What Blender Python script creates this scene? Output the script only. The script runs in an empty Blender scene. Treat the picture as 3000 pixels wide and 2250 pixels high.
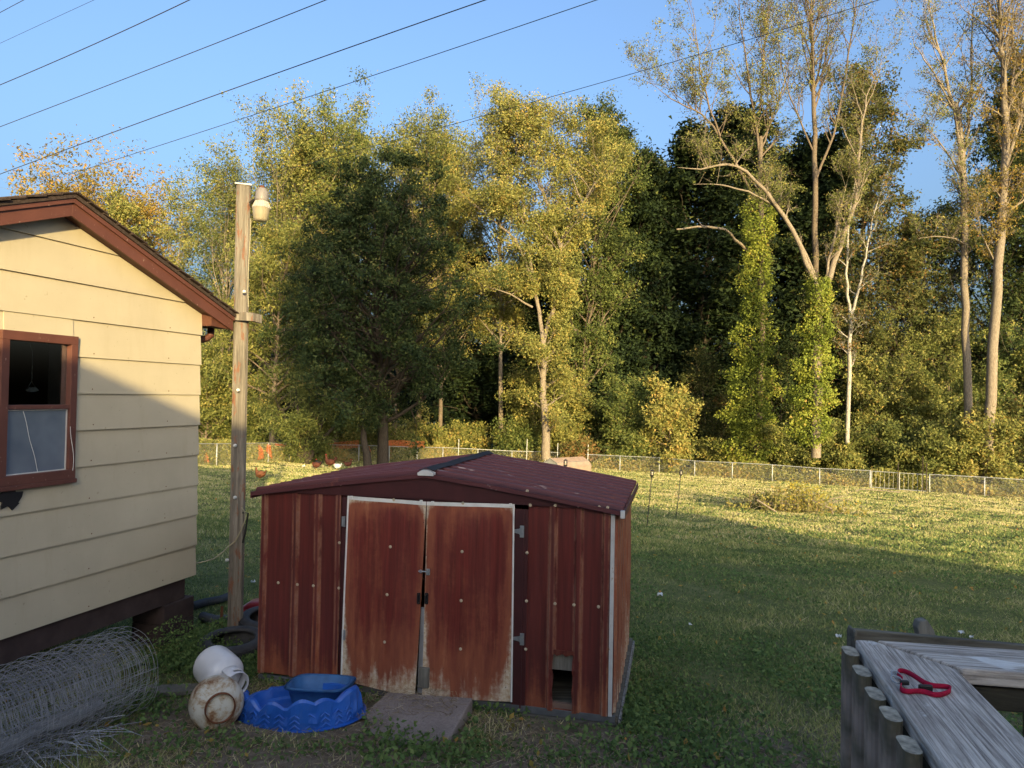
import bpy, math, random
import numpy as np
from mathutils import Vector
random.seed(7); RNG = np.random.default_rng(7)
R = math.radians
SC = bpy.context.scene
COL = SC.collection
# ------------------------------------------------------------------ camera
CAM = np.array([0.0, 0.0, 2.6]); F = 2090.0
PITCH, ROLL = R(0.96), R(1.05)
f_ = np.array([0, math.cos(PITCH), math.sin(PITCH)]); r0 = np.array([1.0, 0, 0]); u0 = np.cross(r0, f_)
r_ = r0 * math.cos(ROLL) + u0 * math.sin(ROLL); u_ = u0 * math.cos(ROLL) - r0 * math.sin(ROLL)
cd = bpy.data.cameras.new('camera'); cam = bpy.data.objects.new('camera', cd); COL.objects.link(cam)
cd.sensor_width = 36; cd.lens = F / 3000 * 36; cd.clip_start = 0.05; cd.clip_end = 600
from mathutils import Matrix
cam.matrix_world = Matrix(((r_[0], u_[0], -f_[0], CAM[0]), (r_[1], u_[1], -f_[1], CAM[1]), (r_[2], u_[2], -f_[2], CAM[2]), (0, 0, 0, 1)))
SC.camera = cam
# ------------------------------------------------------------------ light
SUN_EL, SUN_AZ = R(10.0), R(17.0)          # azimuth to the right of straight behind the camera
SUN = np.array([math.sin(SUN_AZ) * math.cos(SUN_EL), -math.cos(SUN_AZ) * math.cos(SUN_EL), math.sin(SUN_EL)])
w = bpy.data.worlds.new('World'); SC.world = w; w.use_nodes = True
wn = w.node_tree; bg = wn.nodes['Background']
sky = wn.nodes.new('ShaderNodeTexSky'); sky.sky_type = 'NISHITA'; sky.sun_disc = False
sky.sun_elevation = SUN_EL; sky.sun_rotation = math.pi - SUN_AZ
sky.air_density = 0.9; sky.dust_density = 10.0; sky.ozone_density = 3.0
wn.links.new(sky.outputs[0], bg.inputs[0]); bg.inputs[1].default_value = 0.14
sd = bpy.data.lights.new('sun', 'SUN'); sd.energy = 2.15; sd.angle = R(0.6); sd.color = (1.0, 0.77, 0.36)
so = bpy.data.objects.new('sun', sd); COL.objects.link(so)
so.rotation_euler = Vector((SUN[0], SUN[1], SUN[2])).to_track_quat('Z', 'Y').to_euler()
SC.view_settings.view_transform = 'Standard'; SC.view_settings.look = 'None'
SC.view_settings.exposure = 2.05; SC.view_settings.gamma = 1.0; SC.view_settings.use_curve_mapping = False
SC.cycles.max_bounces = 6; SC.cycles.diffuse_bounces = 3; SC.cycles.transparent_max_bounces = 8
# ------------------------------------------------------------------ geometry helpers
def ray(px, py):
    return f_ + (px - 1500) / F * r_ - (py - 1125) / F * u_
def at(px, py, d):                              # the point at forward distance d
    v = ray(px, py); return CAM + v * (d / v[1])
def bump(x, y):
    return 0.03 * np.sin(x * 1.1 + 0.7 * y) * np.sin(y * 0.9 - 0.4 * x) + 0.02 * np.sin(2.3 * x + 1.9 * y + 1) + 0.012 * np.sin(4.7 * x - 3.9 * y)
def gz(x, y):
    yy = np.minimum(y, 75.0); xx = np.clip(x, -40, 45)
    k = np.clip((yy - 8) / 10, 0.25, 1)
    return 2.6 - (2.25 + 0.058 * yy + 0.03 * xx) + bump(x, y) * k * 1.3
def on_ground(px, py, lift=0.0):
    v = ray(px, py); d = 20.0
    for _ in range(60):
        p = CAM + v * d
        h = p[2] - (float(gz(p[0], p[1])) + lift)
        d += h / max(0.05, -v[2]) * 0.6
    return CAM + v * d
def on_z(px, py, z):
    v = ray(px, py); return CAM + v * ((z - CAM[2]) / v[2])
def on_plane(px, py, p, n):
    v = ray(px, py); return CAM + v * (np.dot(p - CAM, n) / np.dot(v, n))
V3 = lambda *a: np.array(a, float)
def nrm(v):
    v = np.asarray(v, float); return v / (np.linalg.norm(v) + 1e-12)

class G:
    def __init__(s): s.v = []; s.n = 0; s.f = []; s.t = []
    def add(s, V, Fc, mat=0, tint=0.5):
        V = np.asarray(V, float).reshape(-1, 3); k = len(V)
        s.v.append(V); s.t.append(np.broadcast_to(np.asarray(tint, float), (k,)))
        if isinstance(Fc, np.ndarray): s.f.append((Fc + s.n, mat))
        else:
            by = {}
            for q in Fc: by.setdefault(len(q), []).append(q)
            for q in by.values(): s.f.append((np.array(q) + s.n, mat))
        s.n += k; return s
    def hexa(s, p, a, b, c, mat=0, tint=0.5):   # corner + three edge vectors
        p, a, b, c = (np.asarray(q, float) for q in (p, a, b, c))
        V = [p, p + a, p + a + b, p + b, p + c, p + a + c, p + a + b + c, p + b + c]
        return s.add(V, [[0, 3, 2, 1], [4, 5, 6, 7], [0, 1, 5, 4], [1, 2, 6, 5], [2, 3, 7, 6], [3, 0, 4, 7]], mat, tint)
    def box(s, c, dx, dy, dz, ex=(1, 0, 0), ey=(0, 1, 0), ez=(0, 0, 1), mat=0, tint=0.5):
        ex, ey, ez = (np.asarray(q, float) for q in (ex, ey, ez)); c = np.asarray(c, float)
        return s.hexa(c - ex * dx / 2 - ey * dy / 2 - ez * dz / 2, ex * dx, ey * dy, ez * dz, mat, tint)
    def prism(s, poly, vec, mat=0, tint=0.5):
        P = np.asarray(poly, float); n = len(P); V = np.vstack([P, P + np.asarray(vec, float)])
        return s.add(V, [list(range(n))[::-1], list(range(n, 2 * n))] + [[i, (i + 1) % n, n + (i + 1) % n, n + i] for i in range(n)], mat, tint)
    def tubes(s, P, Rr, sides=6, mat=0, tint=0.5, caps=False, closed=False):
        P = np.asarray(P, float)
        if P.ndim == 2: P = P[None]
        K, n, _ = P.shape
        Rr = np.broadcast_to(np.asarray(Rr, float), (K, n))
        T = (np.roll(P, -1, 1) - np.roll(P, 1, 1)) if closed else np.gradient(P, axis=1)
        T = T / (np.linalg.norm(T, axis=2, keepdims=True) + 1e-12)
        m = np.abs(P[:, -1] - P[:, 0]) if not closed else np.ptp(P, axis=1)
        ref = np.zeros((K, 3)); ref[np.arange(K), np.argmin(m, 1)] = 1
        A = np.cross(T, ref[:, None]); A /= (np.linalg.norm(A, axis=2, keepdims=True) + 1e-9)
        B = np.cross(T, A)
        an = np.arange(sides) * 2 * np.pi / sides
        V = P[:, :, None] + Rr[:, :, None, None] * (np.cos(an)[:, None] * A[:, :, None] + np.sin(an)[:, None] * B[:, :, None])
        i = np.arange(n if closed else n - 1); j = np.arange(sides)
        I, J = np.meshgrid(i, j, indexing='ij')
        I2 = (I + 1) % n; J2 = (J + 1) % sides
        q = np.stack([I * sides + J, I * sides + J2, I2 * sides + J2, I2 * sides + J], -1).reshape(-1, 4)
        Q = (q[None] + (np.arange(K) * n * sides)[:, None, None]).reshape(-1, 4)
        tt = tint if np.ndim(tint) == 0 else np.repeat(tint, n * sides)
        s.add(V, Q, mat, tt)
        if caps:
            base = s.n - K * n * sides
            fs = []
            for k in range(K):
                o = k * n * sides
                fs.append([o + x for x in range(sides)][::-1]); fs.append([o + (n - 1) * sides + x for x in range(sides)])
            s.f.append((np.array(fs) + base, mat))
        return s
    def lathe(s, prof, c, axis=(0, 0, 1), n=24, mat=0, tint=0.5, start=None):
        ax = nrm(axis); a = nrm(np.cross(ax, start if start is not None else ((1, 0, 0) if abs(ax[0]) < .8 else (0, 1, 0)))); b = np.cross(ax, a)
        an = np.arange(n) * 2 * np.pi / n; c = np.asarray(c, float)
        V = np.array([c + ax * h + r * (np.cos(t) * a + np.sin(t) * b) for r, h in prof for t in an])
        m = len(prof)
        q = [[i * n + j, i * n + (j + 1) % n, (i + 1) * n + (j + 1) % n, (i + 1) * n + j] for i in range(m - 1) for j in range(n)]
        return s.add(V, q, mat, tint)
    def grid(s, P, mat=0, tint=0.5, skip=None, flip=False):
        P = np.asarray(P, float); a, b, _ = P.shape
        q = []
        for i in range(a - 1):
            for j in range(b - 1):
                if skip and skip(i, j): continue
                f = [i * b + j, (i + 1) * b + j, (i + 1) * b + j + 1, i * b + j + 1]
                q.append(f[::-1] if flip else f)
        return s.add(P.reshape(-1, 3), q, mat, tint)
    def build(s, name, mats, parent=None, loc=None, smooth=False, bevel=0, solid=0, kind=None):
        V = np.vstack(s.v)
        if parent is not None: V = V - org(parent)
        elif loc is not None: V = V - np.asarray(loc, float)
        me = bpy.data.meshes.new(name)
        me.vertices.add(len(V)); me.vertices.foreach_set('co', V.astype(np.float32).ravel())
        L = np.concatenate([f.ravel() for f, _ in s.f]); tot = np.concatenate([np.full(len(f), f.shape[1]) for f, _ in s.f])
        mi = np.concatenate([np.full(len(f), m) for f, m in s.f])
        me.loops.add(len(L)); me.loops.foreach_set('vertex_index', L.astype(np.int32))
        me.polygons.add(len(tot)); st = np.concatenate([[0], np.cumsum(tot)[:-1]])
        me.polygons.foreach_set('loop_start', st.astype(np.int32)); me.polygons.foreach_set('loop_total', tot.astype(np.int32))
        me.polygons.foreach_set('material_index', mi.astype(np.int32))
        me.polygons.foreach_set('use_smooth', np.full(len(tot), smooth))
        at_ = me.attributes.new('tint', 'FLOAT', 'POINT'); at_.data.foreach_set('value', np.concatenate(s.t).astype(np.float32))
        me.update(calc_edges=True)
        for m in (mats if isinstance(mats, (list, tuple)) else [mats]): me.materials.append(m)
        o = bpy.data.objects.new(name, me); COL.objects.link(o)
        if parent is not None: o.parent = parent
        elif loc is not None: o.location = loc
        if solid: md = o.modifiers.new('solid', 'SOLIDIFY'); md.thickness = solid; md.offset = 0
        if bevel: md = o.modifiers.new('bevel', 'BEVEL'); md.width = bevel; md.segments = 2; md.limit_method = 'ANGLE'
        if kind: o['kind'] = kind
        return o
def org(o):
    v = np.zeros(3)
    while o is not None: v = v + np.array(o.location); o = o.parent
    return v
def tag(o, label, cat, group=None):
    o['label'] = label; o['category'] = cat
    if group: o['group'] = group
    return o
def thing(name, label, cat, loc, group=None):
    o = bpy.data.objects.new(name, None); o.empty_display_size = 0.1; COL.objects.link(o); o.location = [float(q) for q in loc]
    return tag(o, label, cat, group)
def child(src, parent, loc=(0, 0, 0)):           # another piece sharing mesh data
    c = src.copy(); COL.objects.link(c); c.parent = parent; c.location = loc; return c
def copy_tree(o, loc, rot=0, scale=1, label=None):
    r = o.copy(); COL.objects.link(r); r.location = [float(q) for q in loc]; r.rotation_euler = (0, 0, rot)
    r.scale = scale if isinstance(scale, (tuple, list)) else (scale,) * 3
    if label: r['label'] = label
    for ch in o.children:
        c = ch.copy(); COL.objects.link(c); c.parent = r
        for g2 in ch.children:
            d = g2.copy(); COL.objects.link(d); d.parent = c
    return r
# ------------------------------------------------------------------ materials
class MT:
    def __init__(s, name, rough=0.8, spec=0.3):
        s.m = bpy.data.materials.new(name); s.m.use_nodes = True; s.t = s.m.node_tree; s.b = s.t.nodes['Principled BSDF']
        s.b.inputs['Roughness'].default_value = rough; s.b.inputs['Specular IOR Level'].default_value = spec
        s.tc = s.t.nodes.new('ShaderNodeTexCoord')
    def n(s, ty, **k):
        o = s.t.nodes.new(ty)
        for a, b in k.items(): setattr(o, a, b)
        return o
    def l(s, a, b): s.t.links.new(a, b)
    def co(s, which='Object', scale=(1, 1, 1), loc=(0, 0, 0), rot=(0, 0, 0)):
        mp = s.n('ShaderNodeMapping'); s.l(s.tc.outputs[which], mp.inputs[0])
        mp.inputs['Scale'].default_value = scale; mp.inputs['Location'].default_value = loc; mp.inputs['Rotation'].default_value = rot
        return mp.outputs[0]
    def noise(s, vec, scale, detail=4, rough=0.55, dist=0):
        o = s.n('ShaderNodeTexNoise'); s.l(vec, o.inputs['Vector']); o.inputs['Scale'].default_value = scale
        o.inputs['Detail'].default_value = detail; o.inputs['Roughness'].default_value = rough; o.inputs['Distortion'].default_value = dist
        return o.outputs['Fac']
    def ramp(s, fac, stops, interp='LINEAR'):
        o = s.n('ShaderNodeValToRGB'); s.l(fac, o.inputs[0]); e = o.color_ramp.elements; o.color_ramp.interpolation = interp
        for i, (p, c) in enumerate(stops):
            el = e[i] if i < 2 else e.new(p)
            el.position = p; el.color = (*c, 1) if len(c) == 3 else c
        return o.outputs[0]
    def mask(s, fac, a, b):                       # smooth 0..1
        o = s.n('ShaderNodeMapRange', interpolation_type='SMOOTHSTEP'); s.l(fac, o.inputs[0]); o.inputs[1].default_value = a; o.inputs[2].default_value = b
        return o.outputs[0]
    def math(s, op, a, b=None):
        o = s.n('ShaderNodeMath', operation=op)
        for i, q in enumerate((a, b)):
            if q is None: continue
            if isinstance(q, (int, float)): o.inputs[i].default_value = q
            else: s.l(q, o.inputs[i])
        return o.outputs[0]
    def mix(s, fac, a, b, blend='MIX'):
        o = s.n('ShaderNodeMix', data_type='RGBA', blend_type=blend)
        for i, q in ((0, fac), (6, a), (7, b)):
            if isinstance(q, (int, float)): o.inputs[i].default_value = q
            elif isinstance(q, tuple): o.inputs[i].default_value = (*q, 1)
            else: s.l(q, o.inputs[i])
        return o.outputs[2]
    def sep(s, vec):
        o = s.n('ShaderNodeSeparateXYZ'); s.l(vec, o.inputs[0]); return o.outputs
    def bump(s, h, strength=0.3, dist=0.01):
        o = s.n('ShaderNodeBump'); s.l(h, o.inputs['Height']); o.inputs['Strength'].default_value = strength; o.inputs['Distance'].default_value = dist
        s.l(o.outputs[0], s.b.inputs['Normal'])
    def col(s, c):
        if isinstance(c, tuple): s.b.inputs['Base Color'].default_value = (*c, 1)
        else: s.l(c, s.b.inputs['Base Color'])
        return s
def simple(name, c, rough=0.7, spec=0.3, var=0.25, scale=8, metal=0, bump=0.15):
    m = MT(name, rough, spec); v = m.co()
    f = m.noise(v, scale, 5)
    m.col(m.ramp(f, [(0.25, tuple(q * (1 - var) for q in c)), (0.75, tuple(min(1, q * (1 + var)) for q in c))]))
    m.b.inputs['Metallic'].default_value = metal
    if bump: m.bump(m.noise(v, scale * 6, 3), bump, 0.004)
    return m.m
def leafmat(name, stops, trans=0.35):
    m = MT(name, 0.65, 0.12); a = m.n('ShaderNodeAttribute', attribute_name='tint')
    c = m.ramp(a.outputs['Fac'], stops); m.col(c)
    tr = m.n('ShaderNodeBsdfTranslucent'); m.l(c, tr.inputs[0])
    mx = m.n('ShaderNodeMixShader'); mx.inputs[0].default_value = trans
    m.l(m.b.outputs[0], mx.inputs[1]); m.l(tr.outputs[0], mx.inputs[2]); m.l(mx.outputs[0], m.t.nodes['Material Output'].inputs[0])
    return m.m
def woodmat(name, c1, c2, axis='X', rough=0.85, scale=1.0, algae=None):
    m = MT(name, rough, 0.2)
    sc = {'X': (1.2, 26, 26), 'Y': (26, 1.2, 26), 'Z': (26, 26, 1.2)}[axis]
    v = m.co('Object', tuple(q * scale for q in sc)); f = m.noise(v, 1.0, 6, 0.65, 0.6)
    f2 = m.noise(v, 4.0, 3, 0.6)
    c = m.ramp(f, [(0.32, c2), (0.46, tuple((a + b) / 2 for a, b in zip(c1, c2))), (0.62, c1)])
    c = m.mix(m.mask(m.noise(m.co(), 3.0, 4), 0.45, 0.7), c, tuple(q * 0.55 for q in c1))
    if algae: c = m.mix(m.mask(m.noise(m.co(loc=(3, 1, 2)), 5.0, 4), 0.45, 0.65), c, algae)
    m.col(c); m.bump(m.math('ADD', f, m.math('MULTIPLY', f2, 0.4)), 0.55, 0.006)
    return m.m

M = {}
# --- ground
m = MT('lawn_ground', 0.95, 0.1); v = m.co()
g1 = m.ramp(m.noise(v, 1.3, 8, 0.7), [(0.3, (0.045, 0.06, 0.022)), (0.5, (0.10, 0.115, 0.04)), (0.72, (0.2, 0.19, 0.08))])
g2 = m.ramp(m.noise(v, 9, 6, 0.7), [(0.35, (0.06, 0.08, 0.028)), (0.65, (0.23, 0.215, 0.085))])
c = m.mix(0.5, g1, g2)
dirt = m.ramp(m.noise(v, 14, 8, 0.75), [(0.3, (0.085, 0.065, 0.048)), (0.55, (0.19, 0.15, 0.11)), (0.75, (0.36, 0.29, 0.215))])
xyz = m.sep(v)
near = m.math('SUBTRACT', 1.0, m.mask(xyz[1], 5.2, 7.4))
near = m.math('MULTIPLY', near, m.mask(m.noise(v, 1.6, 5, 0.6), 0.30, 0.48))
patch = m.mask(m.noise(m.co(loc=(5, 2, 0)), 0.55, 5, 0.65), 0.60, 0.70)
c = m.mix(m.math('MAXIMUM', near, m.math('MULTIPLY', patch, 0.55)), c, dirt); m.col(c)
m.bump(m.noise(v, 22, 6, 0.7), 0.6, 0.03); M['ground'] = m.m
M['grass'] = leafmat('grass_blades', [(0.0, (0.06, 0.10, 0.035)), (0.35, (0.135, 0.19, 0.065)), (0.62, (0.27, 0.31, 0.10)), (0.85, (0.46, 0.42, 0.17)), (1.0, (0.56, 0.48, 0.27))], 0.3)
M['straw'] = leafmat('dry_straw', [(0, (0.14, 0.10, 0.06)), (0.6, (0.32, 0.25, 0.16)), (1, (0.55, 0.46, 0.33))], 0.1)
LEAF = dict(
    green=[(0, (0.03, 0.045, 0.015)), (0.4, (0.08, 0.105, 0.03)), (0.75, (0.16, 0.175, 0.05)), (1, (0.27, 0.24, 0.07))],
    yellow=[(0, (0.055, 0.07, 0.02)), (0.35, (0.15, 0.16, 0.045)), (0.7, (0.28, 0.255, 0.075)), (1, (0.37, 0.25, 0.075))],
    orange=[(0, (0.08, 0.075, 0.02)), (0.3, (0.19, 0.15, 0.035)), (0.65, (0.30, 0.205, 0.05)), (1, (0.36, 0.17, 0.05))],
    olive=[(0, (0.04, 0.055, 0.018)), (0.4, (0.11, 0.125, 0.035)), (0.75, (0.2, 0.2, 0.06)), (1, (0.3, 0.24, 0.08))],
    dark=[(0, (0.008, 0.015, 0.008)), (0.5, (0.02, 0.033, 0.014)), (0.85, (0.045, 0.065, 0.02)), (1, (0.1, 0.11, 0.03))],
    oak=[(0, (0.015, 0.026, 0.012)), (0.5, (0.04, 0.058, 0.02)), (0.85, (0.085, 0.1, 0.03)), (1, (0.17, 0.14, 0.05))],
    vine=[(0, (0.05, 0.07, 0.015)), (0.4, (0.14, 0.17, 0.028)), (0.8, (0.24, 0.25, 0.045)), (1, (0.3, 0.2, 0.06))],
    brown=[(0, (0.025, 0.032, 0.012)), (0.4, (0.065, 0.075, 0.024)), (0.75, (0.13, 0.12, 0.04)), (1, (0.22, 0.12, 0.045))],
    weed=[(0, (0.035, 0.06, 0.02)), (0.5, (0.08, 0.13, 0.04)), (1, (0.17, 0.22, 0.07))],
    gold=[(0, (0.16, 0.16, 0.03)), (0.5, (0.3, 0.26, 0.04)), (1, (0.45, 0.32, 0.03))])
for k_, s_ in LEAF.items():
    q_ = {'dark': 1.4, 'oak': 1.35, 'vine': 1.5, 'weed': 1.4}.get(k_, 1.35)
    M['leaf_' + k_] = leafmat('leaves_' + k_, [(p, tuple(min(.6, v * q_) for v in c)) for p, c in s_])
def barkmat(name, c1, c2, sc=3.0):
    m = MT(name, 0.9, 0.15); v = m.co('Object', (9, 9, 1.6)); f = m.noise(v, sc, 6, 0.7, 0.5)
    m.col(m.ramp(f, [(0.3, c2), (0.65, c1)])); m.bump(f, 0.8, 0.04); return m.m
M['bark'] = barkmat('bark_grey', (0.22, 0.175, 0.13), (0.09, 0.065, 0.045))
M['bark_pale'] = barkmat('bark_pale', (0.32, 0.265, 0.20), (0.12, 0.095, 0.07))
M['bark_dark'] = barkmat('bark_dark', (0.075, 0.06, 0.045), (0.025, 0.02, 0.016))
M['birch'] = barkmat('bark_white', (0.46, 0.43, 0.37), (0.18, 0.16, 0.13), 1.6)
# --- house
m = MT('yellow_siding_paint', 0.55, 0.35); v = m.co()
c = m.ramp(m.noise(v, 1.6, 6, 0.6), [(0.3, (0.425, 0.37, 0.265)), (0.7, (0.495, 0.435, 0.315))])
st = m.noise(m.co('Object', (3.0, 3.0, 0.5)), 2.2, 6, 0.65)
c = m.mix(m.math('MULTIPLY', m.mask(st, 0.5, 0.75), 0.25), c, (0.36, 0.29, 0.18))
c = m.mix(m.math('MULTIPLY', m.mask(m.noise(v, 26, 3), 0.68, 0.74), 0.5), c, (0.25, 0.2, 0.13))
m.col(c); m.bump(m.noise(m.co('Object', (1.5, 1.5, 40)), 3, 4), 0.12, 0.003); M['siding'] = m.m
def painted(name, c, c_wear, amount=0.62, rough=0.55):
    m = MT(name, rough, 0.35); v = m.co()
    a = m.ramp(m.noise(v, 5, 5), [(0.3, tuple(q * 0.75 for q in c)), (0.7, c)])
    e = m.mask(m.noise(m.co('Object', (6, 6, 3)), 7, 8, 0.75), amount, amount + 0.05)
    m.col(m.mix(e, a, c_wear)); m.bump(m.noise(v, 40, 3), 0.2, 0.003); return m.m
M['brown_paint'] = painted('reddish_brown_trim_paint', (0.125, 0.047, 0.034), (0.34, 0.25, 0.2), 0.62)
M['soffit'] = simple('brown_soffit', (0.09, 0.035, 0.022), 0.6)
M['shingle'] = simple('asphalt_shingle', (0.055, 0.04, 0.035), 0.95, 0.1, 0.5, 40, bump=0.6)
M['masonry'] = simple('brown_painted_block', (0.05, 0.035, 0.033), 0.85, 0.2, 0.3, 6)
m = MT('window_glass', 0.03, 0.5); gl = m.n('ShaderNodeBsdfGlossy'); gl.inputs['Roughness'].default_value = 0.02
tr = m.n('ShaderNodeBsdfTransparent'); tr.inputs[0].default_value = (0.8, 0.83, 0.82, 1); fr = m.n('ShaderNodeFresnel'); fr.inputs[0].default_value = 1.45
mx = m.n('ShaderNodeMixShader'); m.l(m.math('ADD', fr.outputs[0], 0.32), mx.inputs[0]); m.l(tr.outputs[0], mx.inputs[1]); m.l(gl.outputs[0], mx.inputs[2])
m.l(mx.outputs[0], m.t.nodes['Material Output'].inputs[0]); M['glass'] = m.m
m = MT('cloudy_plastic_sheet', 0.25, 0.5); v = m.co()
m.col(m.ramp(m.noise(v, 2.5, 3), [(0.3, (0.10, 0.125, 0.16)), (0.7, (0.17, 0.2, 0.24))])); M['sheet'] = m.m
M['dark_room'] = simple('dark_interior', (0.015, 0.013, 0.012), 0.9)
M['white'] = simple('white_paint', (0.62, 0.62, 0.6), 0.5, 0.4, 0.15, 12)
M['white_dirty'] = painted('dirty_white', (0.55, 0.55, 0.54), (0.25, 0.17, 0.1), 0.6)
M['black'] = simple('black_plastic', (0.012, 0.012, 0.013), 0.45, 0.4, 0.2)
M['rubber'] = simple('worn_tyre_rubber', (0.045, 0.045, 0.048), 0.75, 0.3, 0.4, 12, bump=0.4)
M['galv'] = simple('galvanised_metal', (0.32, 0.34, 0.35), 0.4, 0.5, 0.25, 20, metal=0.7)
M['post_galv'] = simple('fence_galvanised', (0.42, 0.43, 0.42), 0.5, 0.5, 0.15, 10, metal=0.3)
M['wire'] = simple('wire_galvanised', (0.36, 0.37, 0.40), 0.45, 0.5, 0.35, 15, metal=0.4, bump=0)
M['steel_dark'] = simple('dark_iron', (0.03, 0.028, 0.026), 0.55, 0.4)
M['cable'] = simple('yellowish_cable', (0.3, 0.27, 0.17), 0.6, 0.3)
M['powerline'] = simple('power_line_wire', (0.045, 0.045, 0.05), 0.6, 0.3, bump=0)
m = MT('weathered_post_wood', 0.9, 0.15); v = m.co('Object', (20, 20, 1.0)); f = m.noise(v, 1.3, 7, 0.7, 0.5)
c = m.ramp(f, [(0.3, (0.07, 0.062, 0.052)), (0.5, (0.17, 0.15, 0.125)), (0.7, (0.29, 0.262, 0.22))])
c = m.mix(m.mask(m.noise(m.co('Object', (6, 6, 1.5)), 2.5, 6, 0.7), 0.54, 0.62), c, (0.19, 0.095, 0.06)); m.col(c); m.bump(f, 0.7, 0.008); M['pole'] = m.m
M['lumber'] = woodmat('old_lumber', (0.16, 0.15, 0.12), (0.05, 0.045, 0.036), 'X')
M['grey_wood'] = woodmat('grey_block_wood', (0.2, 0.19, 0.16), (0.08, 0.07, 0.06), 'Z')
# cap boards: grain runs along the board (rotated coordinates)
def capmat(name, ang):
    m = MT(name, 0.9, 0.12); base = m.co('Object', rot=(0, 0, -ang)); mp = m.n('ShaderNodeMapping'); m.l(base, mp.inputs[0]); mp.inputs['Scale'].default_value = (4.0, 150, 60)
    f = m.noise(mp.outputs[0], 1.0, 7, 0.7, 0.9)
    mp2 = m.n('ShaderNodeMapping'); m.l(base, mp2.inputs[0]); mp2.inputs['Scale'].default_value = (1.5, 9, 9)
    f2 = m.noise(mp2.outputs[0], 1.6, 7, 0.7, 0.8)
    c = m.ramp(f, [(0.31, (0.07, 0.062, 0.056)), (0.41, (0.27, 0.235, 0.205)), (0.54, (0.52, 0.465, 0.405)), (0.7, (0.68, 0.62, 0.55))])
    c = m.mix(m.mask(f2, 0.48, 0.66), c, m.mix(0.55, c, (0.17, 0.14, 0.115)))
    c = m.mix(m.mask(m.noise(base, 7, 5, 0.7, 1.0), 0.58, 0.72), c, (0.66, 0.64, 0.6))
    m.col(c); m.bump(f, 0.7, 0.004); return m.m
M['picket'] = woodmat('brown_grey_picket', (0.45, 0.35, 0.285), (0.27, 0.21, 0.17), 'Z', algae=(0.09, 0.085, 0.055))
M['picket_end'] = simple('picket_end_grain', (0.3, 0.27, 0.21), 0.95, 0.1, 0.6, 60, bump=0.5)
M['rail_dark'] = woodmat('dark_mossy_rail', (0.055, 0.05, 0.035), (0.02, 0.018, 0.013), 'X')
# --- shed rusted paint. Generated coords: x/y across, z up
def rustmat(name, pale=1.0, edge=True, side=False, seed=0, dark=False):
    m = MT(name, 0.5, 0.4)
    ob = m.co('Object', loc=(seed, seed * .7, 0)); gx = m.sep(m.tc.outputs['Generated'])
    streak = m.noise(m.co('Object', (9, 9, 0.7), loc=(seed, 0, 0)), 1.3, 6, 0.6)
    streak2 = m.noise(m.co('Object', (30, 30, 1.2), loc=(seed, 0, 1)), 1.0, 5, 0.6)
    big = m.noise(ob, 1.8, 5, 0.6); fine = m.noise(ob, 22, 6, 0.75)
    red = m.ramp(streak2, [(0.3, (0.06, 0.011, 0.009)), (0.7, (0.125, 0.020, 0.015))] if dark else [(0.3, (0.085, 0.014, 0.010)), (0.7, (0.165, 0.026, 0.018))])
    rust = m.ramp(m.noise(m.co('Object', (7, 7, 1.2), loc=(seed, 2, 0)), 1.6, 7, 0.65), [(0.3, (0.16, 0.038, 0.022)), (0.6, (0.26, 0.078, 0.036)), (0.8, (0.38, 0.165, 0.08))])
    prim = m.ramp(fine, [(0.35, (0.38, 0.25, 0.14)), (0.55, (0.55, 0.46, 0.34)), (0.8, (0.66, 0.63, 0.57))])
    h = gx[2]; rb_ = m.n('ShaderNodeAttribute', attribute_name='tint').outputs['Fac']
    low = m.math('SUBTRACT', 1.0, h)
    # wear grows towards the bottom hem and the free edges of the sheet
    wr = m.math('POWER', low, 3.0)
    if edge:
        xx = m.math('MULTIPLY', m.math('ABSOLUTE', m.math('SUBTRACT', gx[0], 0.5)), 2.0)
        wr = m.math('ADD', wr, m.math('POWER', xx, 9.0))
        wr = m.math('ADD', wr, m.math('MULTIPLY', m.math('POWER', h, 22.0), 1.1))
    wr = m.math('ADD', m.math('MULTIPLY', wr, 0.42 * pale), m.math('MULTIPLY', streak, 0.62))
    wr = m.math('ADD', wr, 0.09)
    wr = m.math('ADD', wr, m.math('MULTIPLY', big, 0.35)); wr = m.math('ADD', wr, m.math('MULTIPLY', m.math('SUBTRACT', fine, 0.5), 0.16))
    if not edge: wr = m.math('ADD', wr, m.math('MULTIPLY', m.mask(rb_, 0.3, 1.0), 0.30 if side else 0.17))
    t0 = 0.565 if not dark else 0.75
    if side: t0 = 0.66
    c = m.mix(m.mask(wr, t0, t0 + 0.24), red, rust)
    c = m.mix(m.mask(wr, t0 + 0.30, t0 + 0.52), c, prim)
    if not edge: c = m.mix(m.math('MULTIPLY', m.math('MULTIPLY', m.mask(rb_, 0.2, 1.0), 0.6), m.mask(m.noise(m.co('Object', (5, 5, 2.2), loc=(seed, 5, 1)), 1.6, 6, 0.7), 0.36, 0.58)), c, m.mix(0.22, rust, prim))
    spots = m.mask(m.noise(ob, 60, 2), 0.7, 0.74)
    c = m.mix(m.math('MULTIPLY', spots, m.mask(wr, 0.7, 0.9)), c, (0.05, 0.02, 0.012))
    m.col(c); m.l(m.mask(wr, 0.4, 1.1), m.b.inputs['Roughness'])
    rr = m.n('ShaderNodeMapRange'); m.l(wr, rr.inputs[0]); rr.inputs[1].default_value = 0.5; rr.inputs[2].default_value = 1.0; rr.inputs[3].default_value = 0.42; rr.inputs[4].default_value = 0.85
    m.l(rr.outputs[0], m.b.inputs['Roughness'])
    m.bump(m.math('ADD', m.noise(m.co('Object', (60, 60, 3)), 1.5, 4), m.math('MULTIPLY', m.noise(ob, 2.2, 3), 1.5)), 0.35, 0.006)
    return m.m
M['door'] = rustmat('rusted_door_paint', 1.15, True, seed=0.0)
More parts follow.
